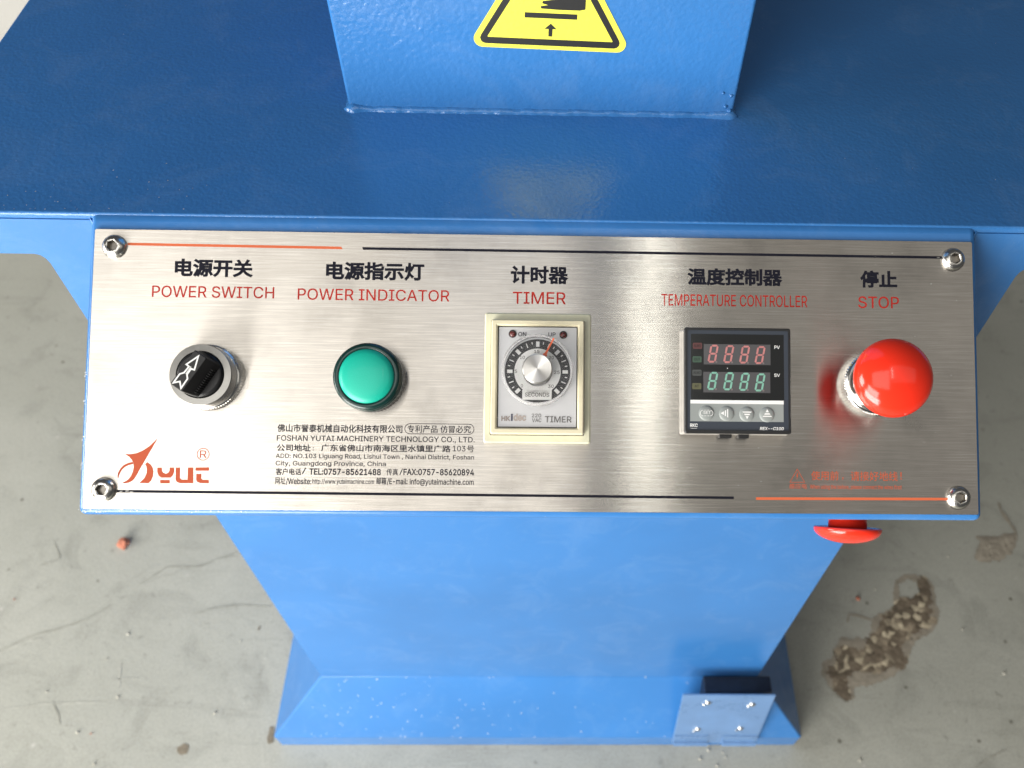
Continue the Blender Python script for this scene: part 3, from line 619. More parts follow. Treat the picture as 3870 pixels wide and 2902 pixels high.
# weld beads
def bead(name, p0, p1, r, seed, nrm=(0, -1, 1), step=0.0016, flare=0.0):
    p0 = Vector(p0); p1 = Vector(p1); d = (p1-p0); n = max(4, int(d.length/step)); d.normalize()
    up = Vector(nrm).normalized(); sd = d.cross(up).normalized(); bm = bmesh.new(); rings = []
    for i in range(n+1):
        t = i/n; p = p0+(p1-p0)*t
        k = r*(1+0.30*noise.noise(Vector((t*(p1-p0).length*110, seed, 0)))+0.12*noise.noise(Vector((t*(p1-p0).length*480, seed, 2))))
        k += flare*(math.exp(-((t-0.02)*45)**2)+math.exp(-((t-0.97)*40)**2))
        e_ = min(t, 1-t)*(p1-p0).length; k *= min(1, 0.15+e_/0.0035)
        rings.append([bm.verts.new(p+up*math.cos(q)*k*0.75+sd*math.sin(q)*k+up*noise.noise(Vector((t*(p1-p0).length*200, seed+5, q)))*r*0.25) for q in [2*math.pi*j/10 for j in range(10)]])
    for i in range(n):
        for j in range(10): bm.faces.new((rings[i][j], rings[i][(j+1) % 10], rings[i+1][(j+1) % 10], rings[i+1][j]))
    bm.faces.new(rings[0]); bm.faces.new(rings[-1][::-1])
    return mobj(name, bm, M['weld'], smooth=True)
bead('weld_bead', (-0.0995, 0.1405, TZ+0.0002), (0.1005, 0.1405, TZ+0.0002), 0.0021, 1, flare=0.0012)
bead('weld_bead', (-0.0978, 0.1405, TZ+0.0002), (-0.0978, 0.20, TZ+0.0002), 0.0016, 2, nrm=(-1, 0, 1))
bead('weld_bead', (0.0983, 0.1405, TZ+0.0002), (0.0983, 0.20, TZ+0.0002), 0.0016, 3, nrm=(1, 0, 1))
bead('weld_bead', (-0.2015, TY-0.0005, 0.0325), (-0.2015, TY-0.0005, -0.118), 0.0013, 4, nrm=(-1, -1, 0))
bead('weld_bead', (0.2012, TY-0.0005, 0.0325), (0.2012, TY-0.0005, -0.118), 0.0013, 6, nrm=(1, -1, 0))
# paint chips on the housing's lower left edge, also painting in its highlight
bm = bmesh.new()
for i in range(64):
    if i < 44: u = -200.3+random.random()**1.6*75; v = -62.9+random.uniform(-.7, .5)
    else: u = -199.4+random.uniform(-.3, .5); v = -62+random.random()**1.4*60
    s = random.uniform(0.12, 0.38); c = pan(u, v, -1.35+0.0)
    pts = [pan(u+s*math.cos(q)*random.uniform(.6, 1.6), v+s*math.sin(q)*random.uniform(.5, 1), -1.5+0.1) for q in [0, 1.2, 2.5, 3.8, 5.0]]
    bm.faces.new([bm.verts.new(p) for p in pts])
o = mobj('chips_and_glints', bm, M['edge_flake']); o['kind'] = 'stuff'

# ---------------- control plate ----------------
plate = thing('control_plate', 'brushed stainless steel control plate printed with black and red lettering on the sloping blue housing', 'control panel', 0, 0)
bm = bmesh.new()
HW, HH = 197.5, 62.0
loft([rr(HW, HH, 0.7, -1.5, seg=2), rr(HW, HH, 0.7, -0.15, seg=2), rr(HW-0.15, HH-0.15, 0.7, 0, seg=2)], True, True, bm=bm)
uvl = bm.loops.layers.uv.new('UVMap')
for f in bm.faces:
    for l in f.loops: l[uvl].uv = (l.vert.co.x, l.vert.co.y)
obj('plate', bm, M['steel'], plate)
for sp in TEXTS: put_text(sp, INK, plate, 0.05)
fobj('logo_mark', flat([LOGO[k] for k in ('arrow', 'swoosh', 'fold')], 0.05), M['ink_o'], plate)
fobj('logo_letters', flat([LOGO[k] for k in ('y', 'ybar', 'u', 'tbar', 'c')], 0.05), M['ink_o'], plate)
fobj('registered_mark', flat(stroke([(RMARK[0]+2.6*math.cos(q), RMARK[1]+2.6*math.sin(q)) for q in [2*math.pi*i/32 for i in range(32)]], 0.3, True), 0.05), M['ink_o'], plate)
(x0, y0), (x1, y1) = (PILL[0][0], PILL[2][1]), (PILL[2][0], PILL[0][1])
r_ = (y1-y0)/2; ptsl = [(x1-r_+r_*math.cos(q), y0+r_+r_*math.sin(q)) for q in [(-90+180*i/10)*math.pi/180 for i in range(11)]]
ptsl += [(x0+r_+r_*math.cos(q), y0+r_+r_*math.sin(q)) for q in [(90+180*i/10)*math.pi/180 for i in range(11)]]
fobj('outline', flat(stroke(ptsl, 0.27, True), 0.05), M['ink_k'], plate)
fobj('warning_triangle', flat(stroke(TRI, 0.24, True)+[BOLTMARK], 0.05), M['ink_o'], plate)
for i, (c, a, b_) in enumerate(STRIPES):
    t = 0.58; sl = 0.35
    q = [(a[0], a[1]+t), (b_[0]-(sl if i == 0 else 0), b_[1]+t), (b_[0]+(sl if i == 0 else 0), b_[1]-t), (a[0]+(sl if i == 1 else 0), a[1]-t)]
    fobj('stripe', flat([q], 0.05), INK[c] if c == 'k' else M['orange'], plate)
# scuffed stripe end: bare flecks over the ink
bm = flat([[(x+random.uniform(-.3, .3), y+random.uniform(-.15, .15)) for x, y in ((cx, cy+.2), (cx+1.2, cy+.35), (cx+1.5, cy-.1), (cx+.3, cy-.25))] for cx, cy in ((-181.8, -54.4), (-179.2, -54.2), (-177.4, -54.6), (180.8, 54.4))], 0.07)
fobj('print_wear', bm, M['satin'], plate)['kind'] = 'stuff'

# ---------------- socket head screws ----------------
def hexa(r, z, n=48):
    out = []
    for i in range(n):
        a_ = 2*math.pi*i/n; k = a_ % (math.pi/3)-math.pi/6; out.append((r*math.cos(math.pi/6)/math.cos(k)*math.cos(a_+0.3)*K, r*math.cos(math.pi/6)/math.cos(k)*math.sin(a_+0.3)*K, z*K))
    return out
def make_screw(label, u, v, rot, src=None):
    t = thing('hex_socket_screw', label, 'screw', u, v, 0, 'button head screws holding the plate')
    t.rotation_euler = (TH, 0, 0)
    if src:
        for ch in src.children:
            c = ch.copy(); COL.objects.link(c); c.parent = t; c.rotation_euler = (0, 0, rot)
        return t
    prof = [(5.3, 0.02), (5.35, 0.5), (5.1, 1.2), (4.6, 1.9), (3.9, 2.5), (3.1, 2.85), (2.6, 2.95)]
    bm = loft([circ(r, z) for r, z in prof]+[hexa(2.5, 2.9), hexa(2.35, 2.6)], False, False)
    obj('head', bm, M['screw'], t, rot=(0, 0, rot), smooth=True)
    bm = loft([hexa(2.35, 2.6), hexa(2.25, 0.6)], False, True); obj('hex_socket', bm, M['socket'], t, rot=(0, 0, rot))
    return t
s0 = make_screw('button head hex screw at the left end of the top orange stripe', -188.3, 53.9, 0.1)
make_screw('button head hex screw at the right end of the top black stripe', 188.3, 53.5, 0.5, s0)
make_screw('button head hex screw below the orange logo, left of the scuffed black stripe end', -188.3, -53.6, 0.8, s0)
make_screw('button head hex screw at the right end of the bottom orange stripe', 188.3, -54.4, 1.3, s0)

# ---------------- rotary power switch ----------------
t = thing('rotary_switch', 'black rotary power switch with white arrow in a knurled chrome collar', 'switch', -144.2, -4.2)
obj('knurled_collar', loft([circ(14.5, 0.02, 150, teeth=.45), circ(14.5, 3.4, 150, teeth=.45), circ(14.0, 4.1, 150), circ(13.5, 4.4, 150)], False, True), M['chrome'], t)
obj('collar_cone', lathe([(13.45, 4.4), (13.3, 10.6), (13.05, 11.1)], 72, cap1=False), M['chrome'], t, smooth=True)
obj('collar_ring', lathe([(13.05, 11.1), (10.3, 11.3), (10.05, 11.0), (10.0, 8.0)], 72, cap1=False), M['satin'], t)
obj('knob_base', lathe([(9.75, 8.0), (9.75, 11.4), (9.3, 12.2), (8.6, 12.5)], 56), M['black'], t, smooth=False, bevel=0.0002)
ang = math.atan2(14.1, 9.5)
bm = bmesh.new()
loft([rr(8.9, 5.6, 2.0, 12.3), rr(8.8, 4.6, 1.2, 16), rr(8.6, 3.1, 0.6, 22.6), rr(8.4, 2.85, 0.5, 23.0)], False, True, bm=bm)
h_ = obj('handle', bm, M['black'], t, rot=(0, 0, ang), bevel=0.00015)
bm = bmesh.new()
for i in range(12):                       # grip ribs down both flanks
    x = (-6.6+i*1.05)*K
    for s in (-1, 1):
        box(x-0.00016, x+0.00016, min(s*3.3, s*5.6)*K, max(s*3.3, s*5.6)*K, 0.0125, 0.0165, bm)
ribs = obj('grip_ribs', bm, M['black'], h_)
def z2l(x, y):
    dx, dy = x-584, y-740
    return ((dx*477-dy*660)/814/47.9, -(dx*0.80+dy*0.597)/47.0)
oul = [(785, 455), (548, 612), (600, 655), (500, 775), (418, 797), (290, 968), (418, 945), (438, 1078), (568, 895), (558, 815), (640, 700), (705, 722)]
fobj('arrow_print', flat(stroke([z2l(*q) for q in oul], 0.62, True)+stroke([z2l(640, 655), z2l(535, 800)], 0.3), 23.05), M['white'], h_)

# ---------------- green power indicator ----------------
t = thing('indicator_lamp', 'round green power indicator lamp with dark green rim', 'lamp', -73.3, -4.2)
obj('knurled_base', loft([circ(14.7, 0.02, 120, teeth=.3), circ(14.7, 5.0, 120, teeth=.3), circ(14.0, 5.6, 120)], False, True), M['black'], t)
obj('rim', lathe([(14.1, 5.6), (14.75, 6.2), (14.8, 8.2), (14.45, 8.5), (14.6, 8.9), (14.7, 10.3), (14.3, 11.6), (13.4, 12.3), (12.3, 12.4), (11.7, 12.0)], 72, cap1=False), M['rim_green'], t, smooth=True)
obj('lens', lathe([(11.75, 12.0), (11.3, 12.8), (9.5, 13.5), (7, 14.0), (4, 14.3), (1.5, 14.4)], 72), M['lens_green'], t, smooth=True)

# ---------------- timer ----------------
cx, cy = -0.05, -2.93
t = thing('timer', 'cream framed analogue timer with round dial and orange pointer', 'timer', cx, cy)
obj('flange', loft([rr(23.6, 28.95, 1.1, 0.02), rr(23.6, 28.95, 1.1, 2.2), rr(23.0, 28.35, 0.8, 2.8), rr(20.8, 25.6, 0.6, 2.8)], False, False), M['ivory_flange'], t, bevel=0.0001)
obj('frame', loft([rr(20.5, 25.3, 0.8, 2.7), rr(20.4, 25.2, 0.8, 6.3), rr(19.9, 24.7, 0.6, 6.9), rr(18.3, 23.1, 0.4, 6.9), rr(17.6, 22.5, 0.3, 6.4), rr(17.45, 22.35, 0.3, 5.0)], False, False), M['ivory'], t, bevel=0.00012)
fp = fobj('face_plate', flat([[(-17.35, -22.25), (17.35, -22.25), (17.35, 22.25), (-17.35, 22.25)]], 5.6), M['silver'], t)
bm = flat(stroke([(-17.2, -22.1), (17.2, -22.1), (17.2, 22.1), (-17.2, 22.1)], 0.28, True), 5.63); fobj('face_edge', bm, M['ink_d'], fp)
dcx, dcy = 0.0, TIMER['c'][1]-cy
def ringp(r0, r1, n=72, a0=0, a1=360):
    Q = []
    for i in range(n):
        p, q = math.radians(a0+(a1-a0)*i/n), math.radians(a0+(a1-a0)*(i+1)/n)
        Q.append([(dcx+r0*math.cos(p), dcy+r0*math.sin(p)), (dcx+r1*math.cos(p), dcy+r1*math.sin(p)), (dcx+r1*math.cos(q), dcy+r1*math.sin(q)), (dcx+r0*math.cos(q), dcy+r0*math.sin(q))])
    return Q
fobj('dial_scale', flat(ringp(10.15, 14.35), 5.65), M['dialblack'], fp)
fobj('dial_disc', flat([[(dcx+10.2*math.cos(2*math.pi*i/48), dcy+10.2*math.sin(2*math.pi*i/48)) for i in range(48)]]+[[(x-cx, y-cy) for x, y in TIMER['box']]], 5.70), M['diallight'], fp)
Q = []
for i in range(25):
    a_ = math.radians(225-11.25*i); mj = i % 4 == 0; md = i % 4 == 2
    r0, r1, wd = (10.95, 13.3, 1.5) if mj else ((11.3, 13.4, 0.42) if md else (12.2, 13.3, 0.42))
    d = Vector((math.cos(a_), math.sin(a_))); nn = Vector((-d.y, d.x))*wd/2; c = Vector((dcx, dcy))
    Q.append([tuple(c+d*r0+nn), tuple(c+d*r1+nn), tuple(c+d*r1-nn), tuple(c+d*r0-nn)])
fobj('dial_marks', flat(Q, 5.76), M['diallight'], fp)
for sp in TTEXT:
    dark = sp[0] in ('ON', 'UP')
    put_text((sp[0], sp[1], 'k' if dark else sp[2])+sp[3:], INK, fp, 5.78, cx, cy)
for (x, y) in TIMER['leds']:
    l_ = obj('led', lathe([(1.75, 5.62), (1.75, 5.85), (1.35, 5.9)], 24), M['ink_d'], t, loc=((x-cx)*K, (y-cy)*K, 0))
    obj('led_lens', lathe([(1.3, 5.9), (1.1, 6.2), (0.6, 6.4), (.2, 6.45)], 20), M['ledred'], l_, smooth=True)
dc = (dcx*K, dcy*K, 0)
# clear dial cap: brim + thin disc
cap = obj('dial_cap', lathe([(14.3, 11.6), (14.3, 12.3), (5.0, 12.3), (5.0, 11.6)], 72, False, False, True), M['clear'], t, loc=dc)
obj('cap_brim', loft([circ(14.6, 7.2, 180), circ(15.6, 7.0, 180, teeth=.12), circ(15.6, 12.0, 180, teeth=.12), circ(15.2, 12.5, 180), circ(14.35, 12.4, 180)], False, False, True), M['frost'], cap)
a_ = math.radians(90-27); d = Vector((math.cos(a_), math.sin(a_))); nn = Vector((-d.y, d.x))
Q = [[tuple(d*6.6+nn*.75), tuple(d*9.5+nn*.36), tuple(d*15.4+nn*.36), tuple(d*15.4-nn*.36), tuple(d*9.5-nn*.36), tuple(d*6.6-nn*.75)], [tuple(d*6.9+Vector((1.0*math.cos(q), 1.0*math.sin(q)))) for q in [2*math.pi*i/20 for i in range(20)]]]
bmq = bmesh.new(); prism(Q[0], 12.55, 12.8, bmq); obj('pointer', bmq, M['pointer'], cap)
bmq = bmesh.new(); prism(Q[1], 12.5, 12.7, bmq); obj('pointer_boss', bmq, M['pointer'], cap)
kn = obj('knob', lathe([(6.5, 6.0), (6.5, 14.5)], 60, cap1=False), M['black'], t, loc=dc, smooth=True)
obj('knob_cap', lathe([(6.5, 14.5), (6.3, 15.6), (6.05, 15.9), (0.3, 15.9)], 72), M['spun'], kn)

# ---------------- temperature controller ----------------
bx0, bx1, by0, by1 = CTL['body']; cx, cy = (bx0+bx1)/2, (by0+by1)/2; hw, hh = (bx1-bx0)/2, (by1-by0)/2
t = thing('temperature_controller', 'black square temperature controller with red and green digit windows and four grey keys', 'controller', cx, cy)
obj('side_shell', loft([rr(hw+0.9, hh+0.15, 1.0, 0.02), rr(hw+0.5, hh+0.1, 1.0, 2.0), rr(hw+0.1, hh, 1.0, 2.2), rr(hw-.05, hh-0.05, 1.0, 6.2)], False, True), M['greyside'], t)
rx0, rx1, ry0, ry1 = CTL['rim']; rw, rh, rcx, rcy = (rx1-rx0)/2, (ry1-ry0)/2, (rx0+rx1)/2-cx, (ry0+ry1)/2-cy
obj('bezel', loft([rr(hw, hh, 1.0, 6.2), rr(hw, hh, 1.0, 8.1), rr(hw-.35, hh-.35, .8, 8.45), rr(rw+.1, rh+.1, 0.6, 8.45, rcx, rcy), rr(rw, rh, 0.5, 7.9, rcx, rcy)], False, False), M['black'], t)
ov = fobj('overlay', flat([[(rx0-cx-.1, ry0-cy-.1), (rx1-cx+.1, ry0-cy-.1), (rx1-cx+.1, ry1-cy+.1), (rx0-cx-.1, ry1-cy+.1)]], 8.0), M['slate'], t)
def rect(k, z, mat, name, par, r=0.0):
    a0, a1, c0, c1 = CTL[k]
    pts = [(x/K, y/K) for x, y, _ in rr((a1-a0)/2, (c1-c0)/2, r, 0, (a0+a1)/2-cx, (c0+c1)/2-cy, 3)] if r else [(a0-cx, c0-cy), (a1-cx, c0-cy), (a1-cx, c1-cy), (a0-cx, c1-cy)]
    return fobj(name, flat([pts], z), mat, par)
rect('win', 8.03, M['black_gloss'], 'front_window', t)
rect('stripe', 8.06, M['white'], 'white_band', t)
rect('strip', 8.05, M['keygrey'], 'key_strip', t)
W1 = rect('d1', 8.07, M['greylens'], 'display_window', t); W2 = rect('d2', 8.07, M['greylens'], 'display_window', t)
def seg_digit(x, y, mat, par):
    w_, h_, th, g = 1.42, 3.55, 0.42, 0.12; sl = 0.19
    def P_(a, b): return (a+b*sl, b)
    S = []
    def hor(yy): S.append([P_(-w_+g, yy), P_(-w_+g+th, yy+th), P_(w_-g-th, yy+th), P_(w_-g, yy), P_(w_-g-th, yy-th), P_(-w_+g+th, yy-th)])
    def ver(xx, y0, y1): S.append([P_(xx, y0+g), P_(xx-th, y0+g+th), P_(xx-th, y1-g-th), P_(xx, y1-g), P_(xx+th, y1-g-th), P_(xx+th, y0+g+th)])
    hor(h_); hor(0); hor(-h_)
    for xx in (-w_, w_): ver(xx, 0, h_); ver(xx, -h_, 0)
    S = [[(px+x-cx, py+y-cy) for px, py in q] for q in S]
    o = fobj('digit', flat(S, 8.12), mat, par)
    dp = [(x-cx+1.42+0.45*math.cos(q), y-cy-3.6+0.45*math.sin(q)) for q in [2*math.pi*i/14 for i in range(14)]]
    fobj('decimal_point', flat([dp], 8.12), M['seg_dot'], par)
for (x, y) in CTL['digits1']: seg_digit(x, y, M['pink'], W1)
for (x, y) in CTL['digits2']: seg_digit(x, y, M['mint'], W2)
for k, m in (('tag1', 'tag_red'), ('tag2', 'tag_green'), ('tag3', 'tag_grey'), ('tag4', 'tag_olive')): rect(k, 8.08, M[m], 'status_tag', t, 0.5)
for sp in CTEXT: put_text(sp, INK, t, 8.7 if sp[0] == 'SET' else 8.12, cx, cy, italic=0.18 if sp[0] in ('REX--C100',) else 0)
fobj('underline', flat([[(67.0-cx, -25.1-cy), (69.7-cx, -25.1-cy), (69.7-cx, -24.97-cy), (67.0-cx, -24.97-cy)]], 8.12), M['white'], t)
for i, (x, y) in enumerate(CTL['buttons']):
    bt_ = obj('key_button', lathe([(3.35, 8.06), (3.1, 8.3), (2.5, 8.5), (1.4, 8.6), (.3, 8.62)], 36), M['keygrey'], t, loc=((x-cx)*K, (y-cy)*K, 0), smooth=True)
    if i == 0:
        q = [(1.5+1.25*math.cos(a_), 1.25*math.sin(a_)) for a_ in [math.radians(-90+180*j/8) for j in range(9)]]
        q2 = [(-1.5-1.25*math.cos(a_), 1.25*math.sin(a_)) for a_ in [math.radians(-90+180*j/8) for j in range(9)]]
        S = stroke(q, 0.2)+stroke(q2, 0.2)+stroke([(-1.1, 1.25), (-.1, 1.25)], .2)+stroke([(.25, 1.25), (1.2, 1.25)], .2)+stroke([(-1.1, -1.25), (-.1, -1.25)], .2)+stroke([(.25, -1.25), (1.2, -1.25)], .2)
    else:
        S = [[(-2.7, 0.1), (-1.3, .95), (-1.3, -.75)], [(-.95, 1.2), (-.35, 1.5), (-.35, -1.3), (-.95, -1.0)], [(0.1, 1.8), (0.6, 2.1), (.6, -1.9), (.1, -1.6)]] if i == 1 else \
            [[(0, -2.3), (.75, -.9), (-.75, -.9)], [(-1.05, -.5), (1.05, -.5), (1.4, .15), (-1.4, .15)], [(-1.75, .6), (1.75, .6), (2.1, 1.1), (-2.1, 1.1)]]
        if i == 3: S = [[(x_, -y_+.1) for x_, y_ in q] for q in S]
    fobj('key_symbol', flat(S, 8.68), M['white'], bt_)
c_ = CTL['clips']
for (p_, q_) in ((0, 1), (2, 3)):
    x0_, x1_ = c_[p_][0]-cx, c_[q_][0]-cx; y1_, y0_ = -hh+0.3, c_[q_][1]-cy
    obj('mounting_clip', loft([rr((x1_-x0_)/2, (y1_-y0_)/2, .4, 0.02, (x0_+x1_)/2, (y0_+y1_)/2), rr((x1_-x0_)/2, (y1_-y0_)/2, .4, 3.4, (x0_+x1_)/2, (y0_+y1_)/2)], False, True), M['black'], t, bevel=0.0003)
obj('dust_speck', lathe([(0.2, 8.1), (.15, 8.25)], 8), M['white'], t, loc=((CTL['dust'][0][0]-cx)*K, (CTL['dust'][0][1]-cy)*K, 0))

# ---------------- stop buttons ----------------
def dome(par, z0, rot=None, R=16.8, H=10.0):
    pr = [(10.5, z0+0.5), (R-1.6, z0-0.6), (R-.3, z0-0.9), (R, z0-0.2)]
    for i in range(1, 15):
        a_ = math.pi/2*i/15; pr.append((R*math.cos(a_), z0+H*math.sin(a_)**1.0))
    pr.append((0.4, z0+H))
    return obj('mushroom_head', lathe(pr, 80), M['red'], par, smooth=True)
t = thing('stop_button', 'large glossy red mushroom stop button under the STOP lettering', 'stop button', 150.0, -4.0)
obj('knurled_collar', loft([circ(14.3, 0.02, 140, teeth=.5), circ(14.3, 5.0, 140, teeth=.5), circ(13.6, 5.8, 140), circ(12.6, 6.2, 140)], False, True), M['chrome'], t)
obj('collar_cone', lathe([(12.9, 6.1), (12.4, 11.0), (11.0, 12.0)], 64), M['chrome'], t, smooth=True)
obj('stem', lathe([(9.5, 12.0), (9.5, 23.5)], 48), M['red'], t, smooth=True)
dome(t, 23.0)
t = thing('stop_button', 'red mushroom button seen edge on, sticking out below the underside of the control housing', 'stop button', LSTOP[0], -64.7, -59.0, rx=TH+math.pi/2+math.radians(1.0))
t.rotation_euler = (TH+math.pi/2, 0, math.radians(0.0)); t.rotation_euler.rotate_axis('Y', math.radians(-2.0))
obj('stem', lathe([(9.6, -1.0), (9.6, 7.4)], 48), M['red'], t, smooth=True)
dome(t, 7.0, R=16.9, H=7.4)

# ---------------- warning sticker on the post ----------------
px = SIGN['yl']; SX = (SIGN['yl'][2][0]+SIGN['yl'][3][0])/2
st = wthing('warning_sticker', 'yellow triangular hand crush warning sticker on the blue post', 'sticker', (SX, 0.1409, 0.075))
st.rotation_euler = (math.pi/2, 0, math.radians(0)); st.rotation_euler.rotate_axis('Z', math.radians(-1.4))
def tri_round(hb, y0, y1, r, n=6):        # rounded triangle, base half-width hb at y0, apex y1 (sharp triangle)
    V = [Vector((-hb, y0)), Vector((hb, y0)), Vector((0, y1))]; out = []
    for i in range(3):
        p = V[i]; a = (V[i-1]-p).normalized(); c = (V[(i+1) % 3]-p).normalized(); half = a.angle(c)/2
        m = p+(a+c).normalized()*r/math.sin(half); n1 = (p+a*r/math.tan(half))-m; n2 = (p+c*r/math.tan(half))-m
        a1 = math.atan2(n1.y, n1.x); a2 = math.atan2(n2.y, n2.x); dl = (a2-a1+math.pi) % (2*math.pi)-math.pi
        out += [(m.x+r*math.cos(a1+dl*j/n), m.y+r*math.sin(a1+dl*j/n)) for j in range(n+1)]
    return out
obj('sticker_sheet', prism(tri_round(39.0, -6.1, 57.5, 4.0), 0, 0.18), M['yellow'], st)
ob = tri_round(34.9, -4.2, 52.5, 2.6, 4); ib = tri_round(29.6, -1.0, 46.6, 0.35, 4)
fobj('black_border', flat([[ob[i], ob[(i+1) % len(ob)], ib[(i+1) % len(ib)], ib[i]] for i in range(len(ob))], 0.21), M['signblack'], st)
hand = [(-4.6, 13.5), (-4.9, 14.6), (-1.5, 15.2), (-4.2, 15.9), (-4.0, 17.0), (2.0, 18.0), (5.0, 20.0), (9.0, 21.0), (15.5, 21.0), (15.6, 13.9), (13.0, 13.3), (4.0, 13.2)]
arr = [(0, 6.7), (-2.9, 4.0), (-0.95, 4.0), (-0.95, 0.4), (0.95, 0.4), (0.95, 4.0), (2.9, 4.0)]
bar_ = [(-12.1, 9.0), (12.1, 9.0), (12.1, 11.5), (-12.1, 11.5)]
fobj('hand_symbol', flat([hand], 0.21), M['signblack'], st)
fobj('plate_symbol', flat([bar_], 0.21), M['signblack'], st)
fobj('plate_symbol', flat([[(x, y+15.0) for x, y in bar_]], 0.21), M['signblack'], st)
fobj('arrow_symbol', flat([arr], 0.21), M['signblack'], st)
fobj('arrow_symbol', flat([[(x, 37.5-y) for x, y in arr]], 0.21), M['signblack'], st)

# ---------------- foot switch with hinged flap ----------------
fs = wthing('foot_switch', 'dark switch box on the flared foot behind a small upright blue hinged flap', 'foot switch', (0.20, 0.04, -0.7205))
def fobj2(name, me, mat, par=None, **kw):
    o = obj(name, me, mat, par or fs, **kw)
    if not par: o.location = (-0.20, -0.04, 0.7205)
    return o
M['navy'] = plain('dark_switch_body', (0.012, 0.022, 0.045), 0.4, bump=0.2, bscale=600, var=0.2, vscale=80)
fobj2('switch_box', box(0.1745, 0.2465, 0.042, 0.0597, -0.690, -0.587), M['navy'], bevel=0.001)
fobj2('switch_step', box(0.1780, 0.2450, 0.028, 0.0418, -0.690, -0.604), M['navy'], bevel=0.001)
BL, BR, TL_, TR_ = [Vector(p) for p in ((0.1504, 0.016, -0.6862), (0.2461, 0.016, -0.6868), (0.1460, 0.0297, -0.5575), (0.2410, 0.0290, -0.5562))]
nn_ = (BR-BL).cross(TL_-BL).normalized()
bm = bmesh.new(); a = [bm.verts.new(p) for p in (BL, BR, TR_, TL_)]; b_ = [bm.verts.new(p-nn_*0.0022) for p in (BL, BR, TR_, TL_)]
bm.faces.new(a); bm.faces.new(b_[::-1])
for i in range(4): bm.faces.new((a[i], a[(i+1) % 4], b_[(i+1) % 4], b_[i]))
M['flap'] = plain('pale_blue_plate', (0.115, 0.215, 0.40), 0.28, var=0.12, vscale=30, bump=0.05)  # paler, greyer blue than the machine paint
flap = fobj2('flap', bm, M['flap'], bevel=0.0006)
def FP(s, t, n=0): return BL.lerp(BR, s).lerp(TL_.lerp(TR_, s), t)+nn_*n
q_ = nn_.to_track_quat('Z', 'Y').to_euler()
for s, t_ in ((.29, .87), (.78, .84), (.26, .32), (.75, .34)):
    r_ = obj('rivet', lathe([(3.4, 0.0), (3.3, 0.8), (2.6, 1.8), (1.2, 2.4)], 16), M['chrome'], flap, loc=FP(s, t_), rot=q_, smooth=True)
    obj('rivet_tail', lump(0.0016, s*9), M['chrome'], r_, loc=(-0.0035, -0.0045, 0.0006))
for s0_, s1_ in ((.01, .41), (.59, .985)):
    bm = bmesh.new(); p0, p1 = FP(s0_, 0.02, 0.0012), FP(s1_, 0.02, 0.0012); d = (p1-p0).normalized(); u1_ = d.orthogonal().normalized(); v1_ = d.cross(u1_)
    R0 = [[bm.verts.new(p+(u1_*math.cos(x)+v1_*math.sin(x))*0.0034) for x in [2*math.pi*i/20 for i in range(20)]] for p in (p0, p1)]
    for i in range(20): bm.faces.new((R0[0][i], R0[0][(i+1) % 20], R0[1][(i+1) % 20], R0[1][i]))
    bm.faces.new(R0[0]); bm.faces.new(R0[1][::-1]); obj('hinge_knuckle', bm, M['flap'], flap, smooth=False)
    bm = bmesh.new(); vs = [bm.verts.new(p) for p in (FP(s0_, .03, .0009), FP(s1_, .03, .0009), FP(s1_, .17, .0009), FP(s0_, .17, .0009))]; bm.faces.new(vs)
    bm.verts.index_update(); g = bmesh.ops.extrude_face_region(bm, geom=bm.faces[:]); 
    for v in [x for x in g['geom'] if isinstance(x, bmesh.types.BMVert)]: v.co -= nn_*0.0012
    obj('hinge_leaf', bm, M['flap'], flap)

# welder's spatter lumps at the post's right corner
for (x, z, r) in ((0.0930, 0.0405, .0011), (0.0948, 0.0465, .0009), (0.0955, 0.0380, .0012), (0.0905, 0.0478, .0008)):
    o = mobj('weld_spatter', lump(r, x*900, 1.0), M['weld'], smooth=True); o.location = (x, -0.3+0.1408, z-FZ)

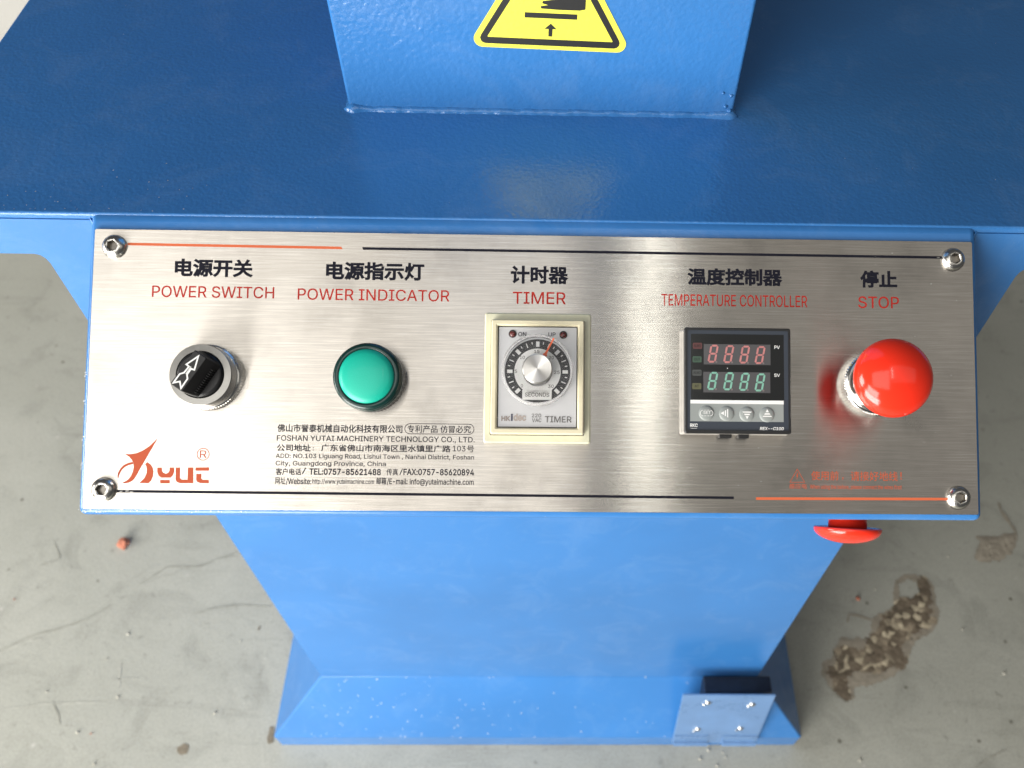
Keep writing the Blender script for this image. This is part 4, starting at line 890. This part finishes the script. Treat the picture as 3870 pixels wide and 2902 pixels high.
# ---------------- dust ----------------
M['dust'] = plain('pale_dust', (0.62, 0.61, 0.58), 0.9, spec=0.1)
def flecks(name, par, pts, off=(0, 0, 0)):
    bm = bmesh.new()
    for p, r in pts:
        ph = random.random()*6; q = [p[0]+(p[1]*math.cos(ph+a_)+p[2]*math.sin(ph+a_))*r*random.uniform(.5, 1.3) for a_ in (0, 1.3, 2.4, 3.8, 5.1)]
        bm.faces.new([bm.verts.new(v) for v in q])
    o = obj(name, bm, M['dust'], par); o['kind'] = 'stuff'; o.location = off; return o
X_, Y_, Z_ = Vector((1, 0, 0)), Vector((0, 1, 0)), Vector((0, 0, 1))
def safe(u, v): return all((u-a_)**2+(v-b_)**2 > r_*r_ for a_, b_, r_ in ((-144, -4, 20), (-73, -4, 18), (150, -4, 24))) and not (-26 < u < 26 and -34 < v < 28) and not (62 < u < 114 and -31 < v < 21)
L_ = []
while len(L_) < 70:
    u, v = random.uniform(-190, 190), random.uniform(-58, 58)
    if random.random() < 0.35+0.65*(u+190)/380 and safe(u, v): L_.append(((Vector((u*K, v*K, 0.00009)), X_, Y_), random.choice((.00008, .0001, .00014, .0002))))
flecks('dust', plate, L_)
L_ = [((Vector((-0.292+random.random()**1.3*0.14, TY+0.002+random.random()**2*0.035, TZ+0.0001)), X_, Y_), random.uniform(.00012, .00032)) for i in range(90)]
L_ += [((Vector((random.uniform(-.28, .29), random.uniform(TY+.003, .4), TZ+0.0001)), X_, Y_), random.uniform(.00010, .00022)) for i in range(45)]
sk = Vector((0, 0.0602-0.022, -0.5915+0.6880)).normalized(); nk = X_.cross(sk).normalized()
if nk.y > 0: nk = -nk
for i in range(110):
    s_ = random.random(); c_x = random.uniform(-0.27, -0.27+0.33*random.random()**.5) if i < 80 else random.uniform(-.25, .27)
    L_.append(((Vector((c_x*(0.86+.14*s_), 0.0602-0.0382*s_, -0.5915-0.0965*s_))+nk*0.0005, X_, sk), random.uniform(.0003, .0009)))
flecks('dust', mach, L_, (0, -0.3, -FZ))
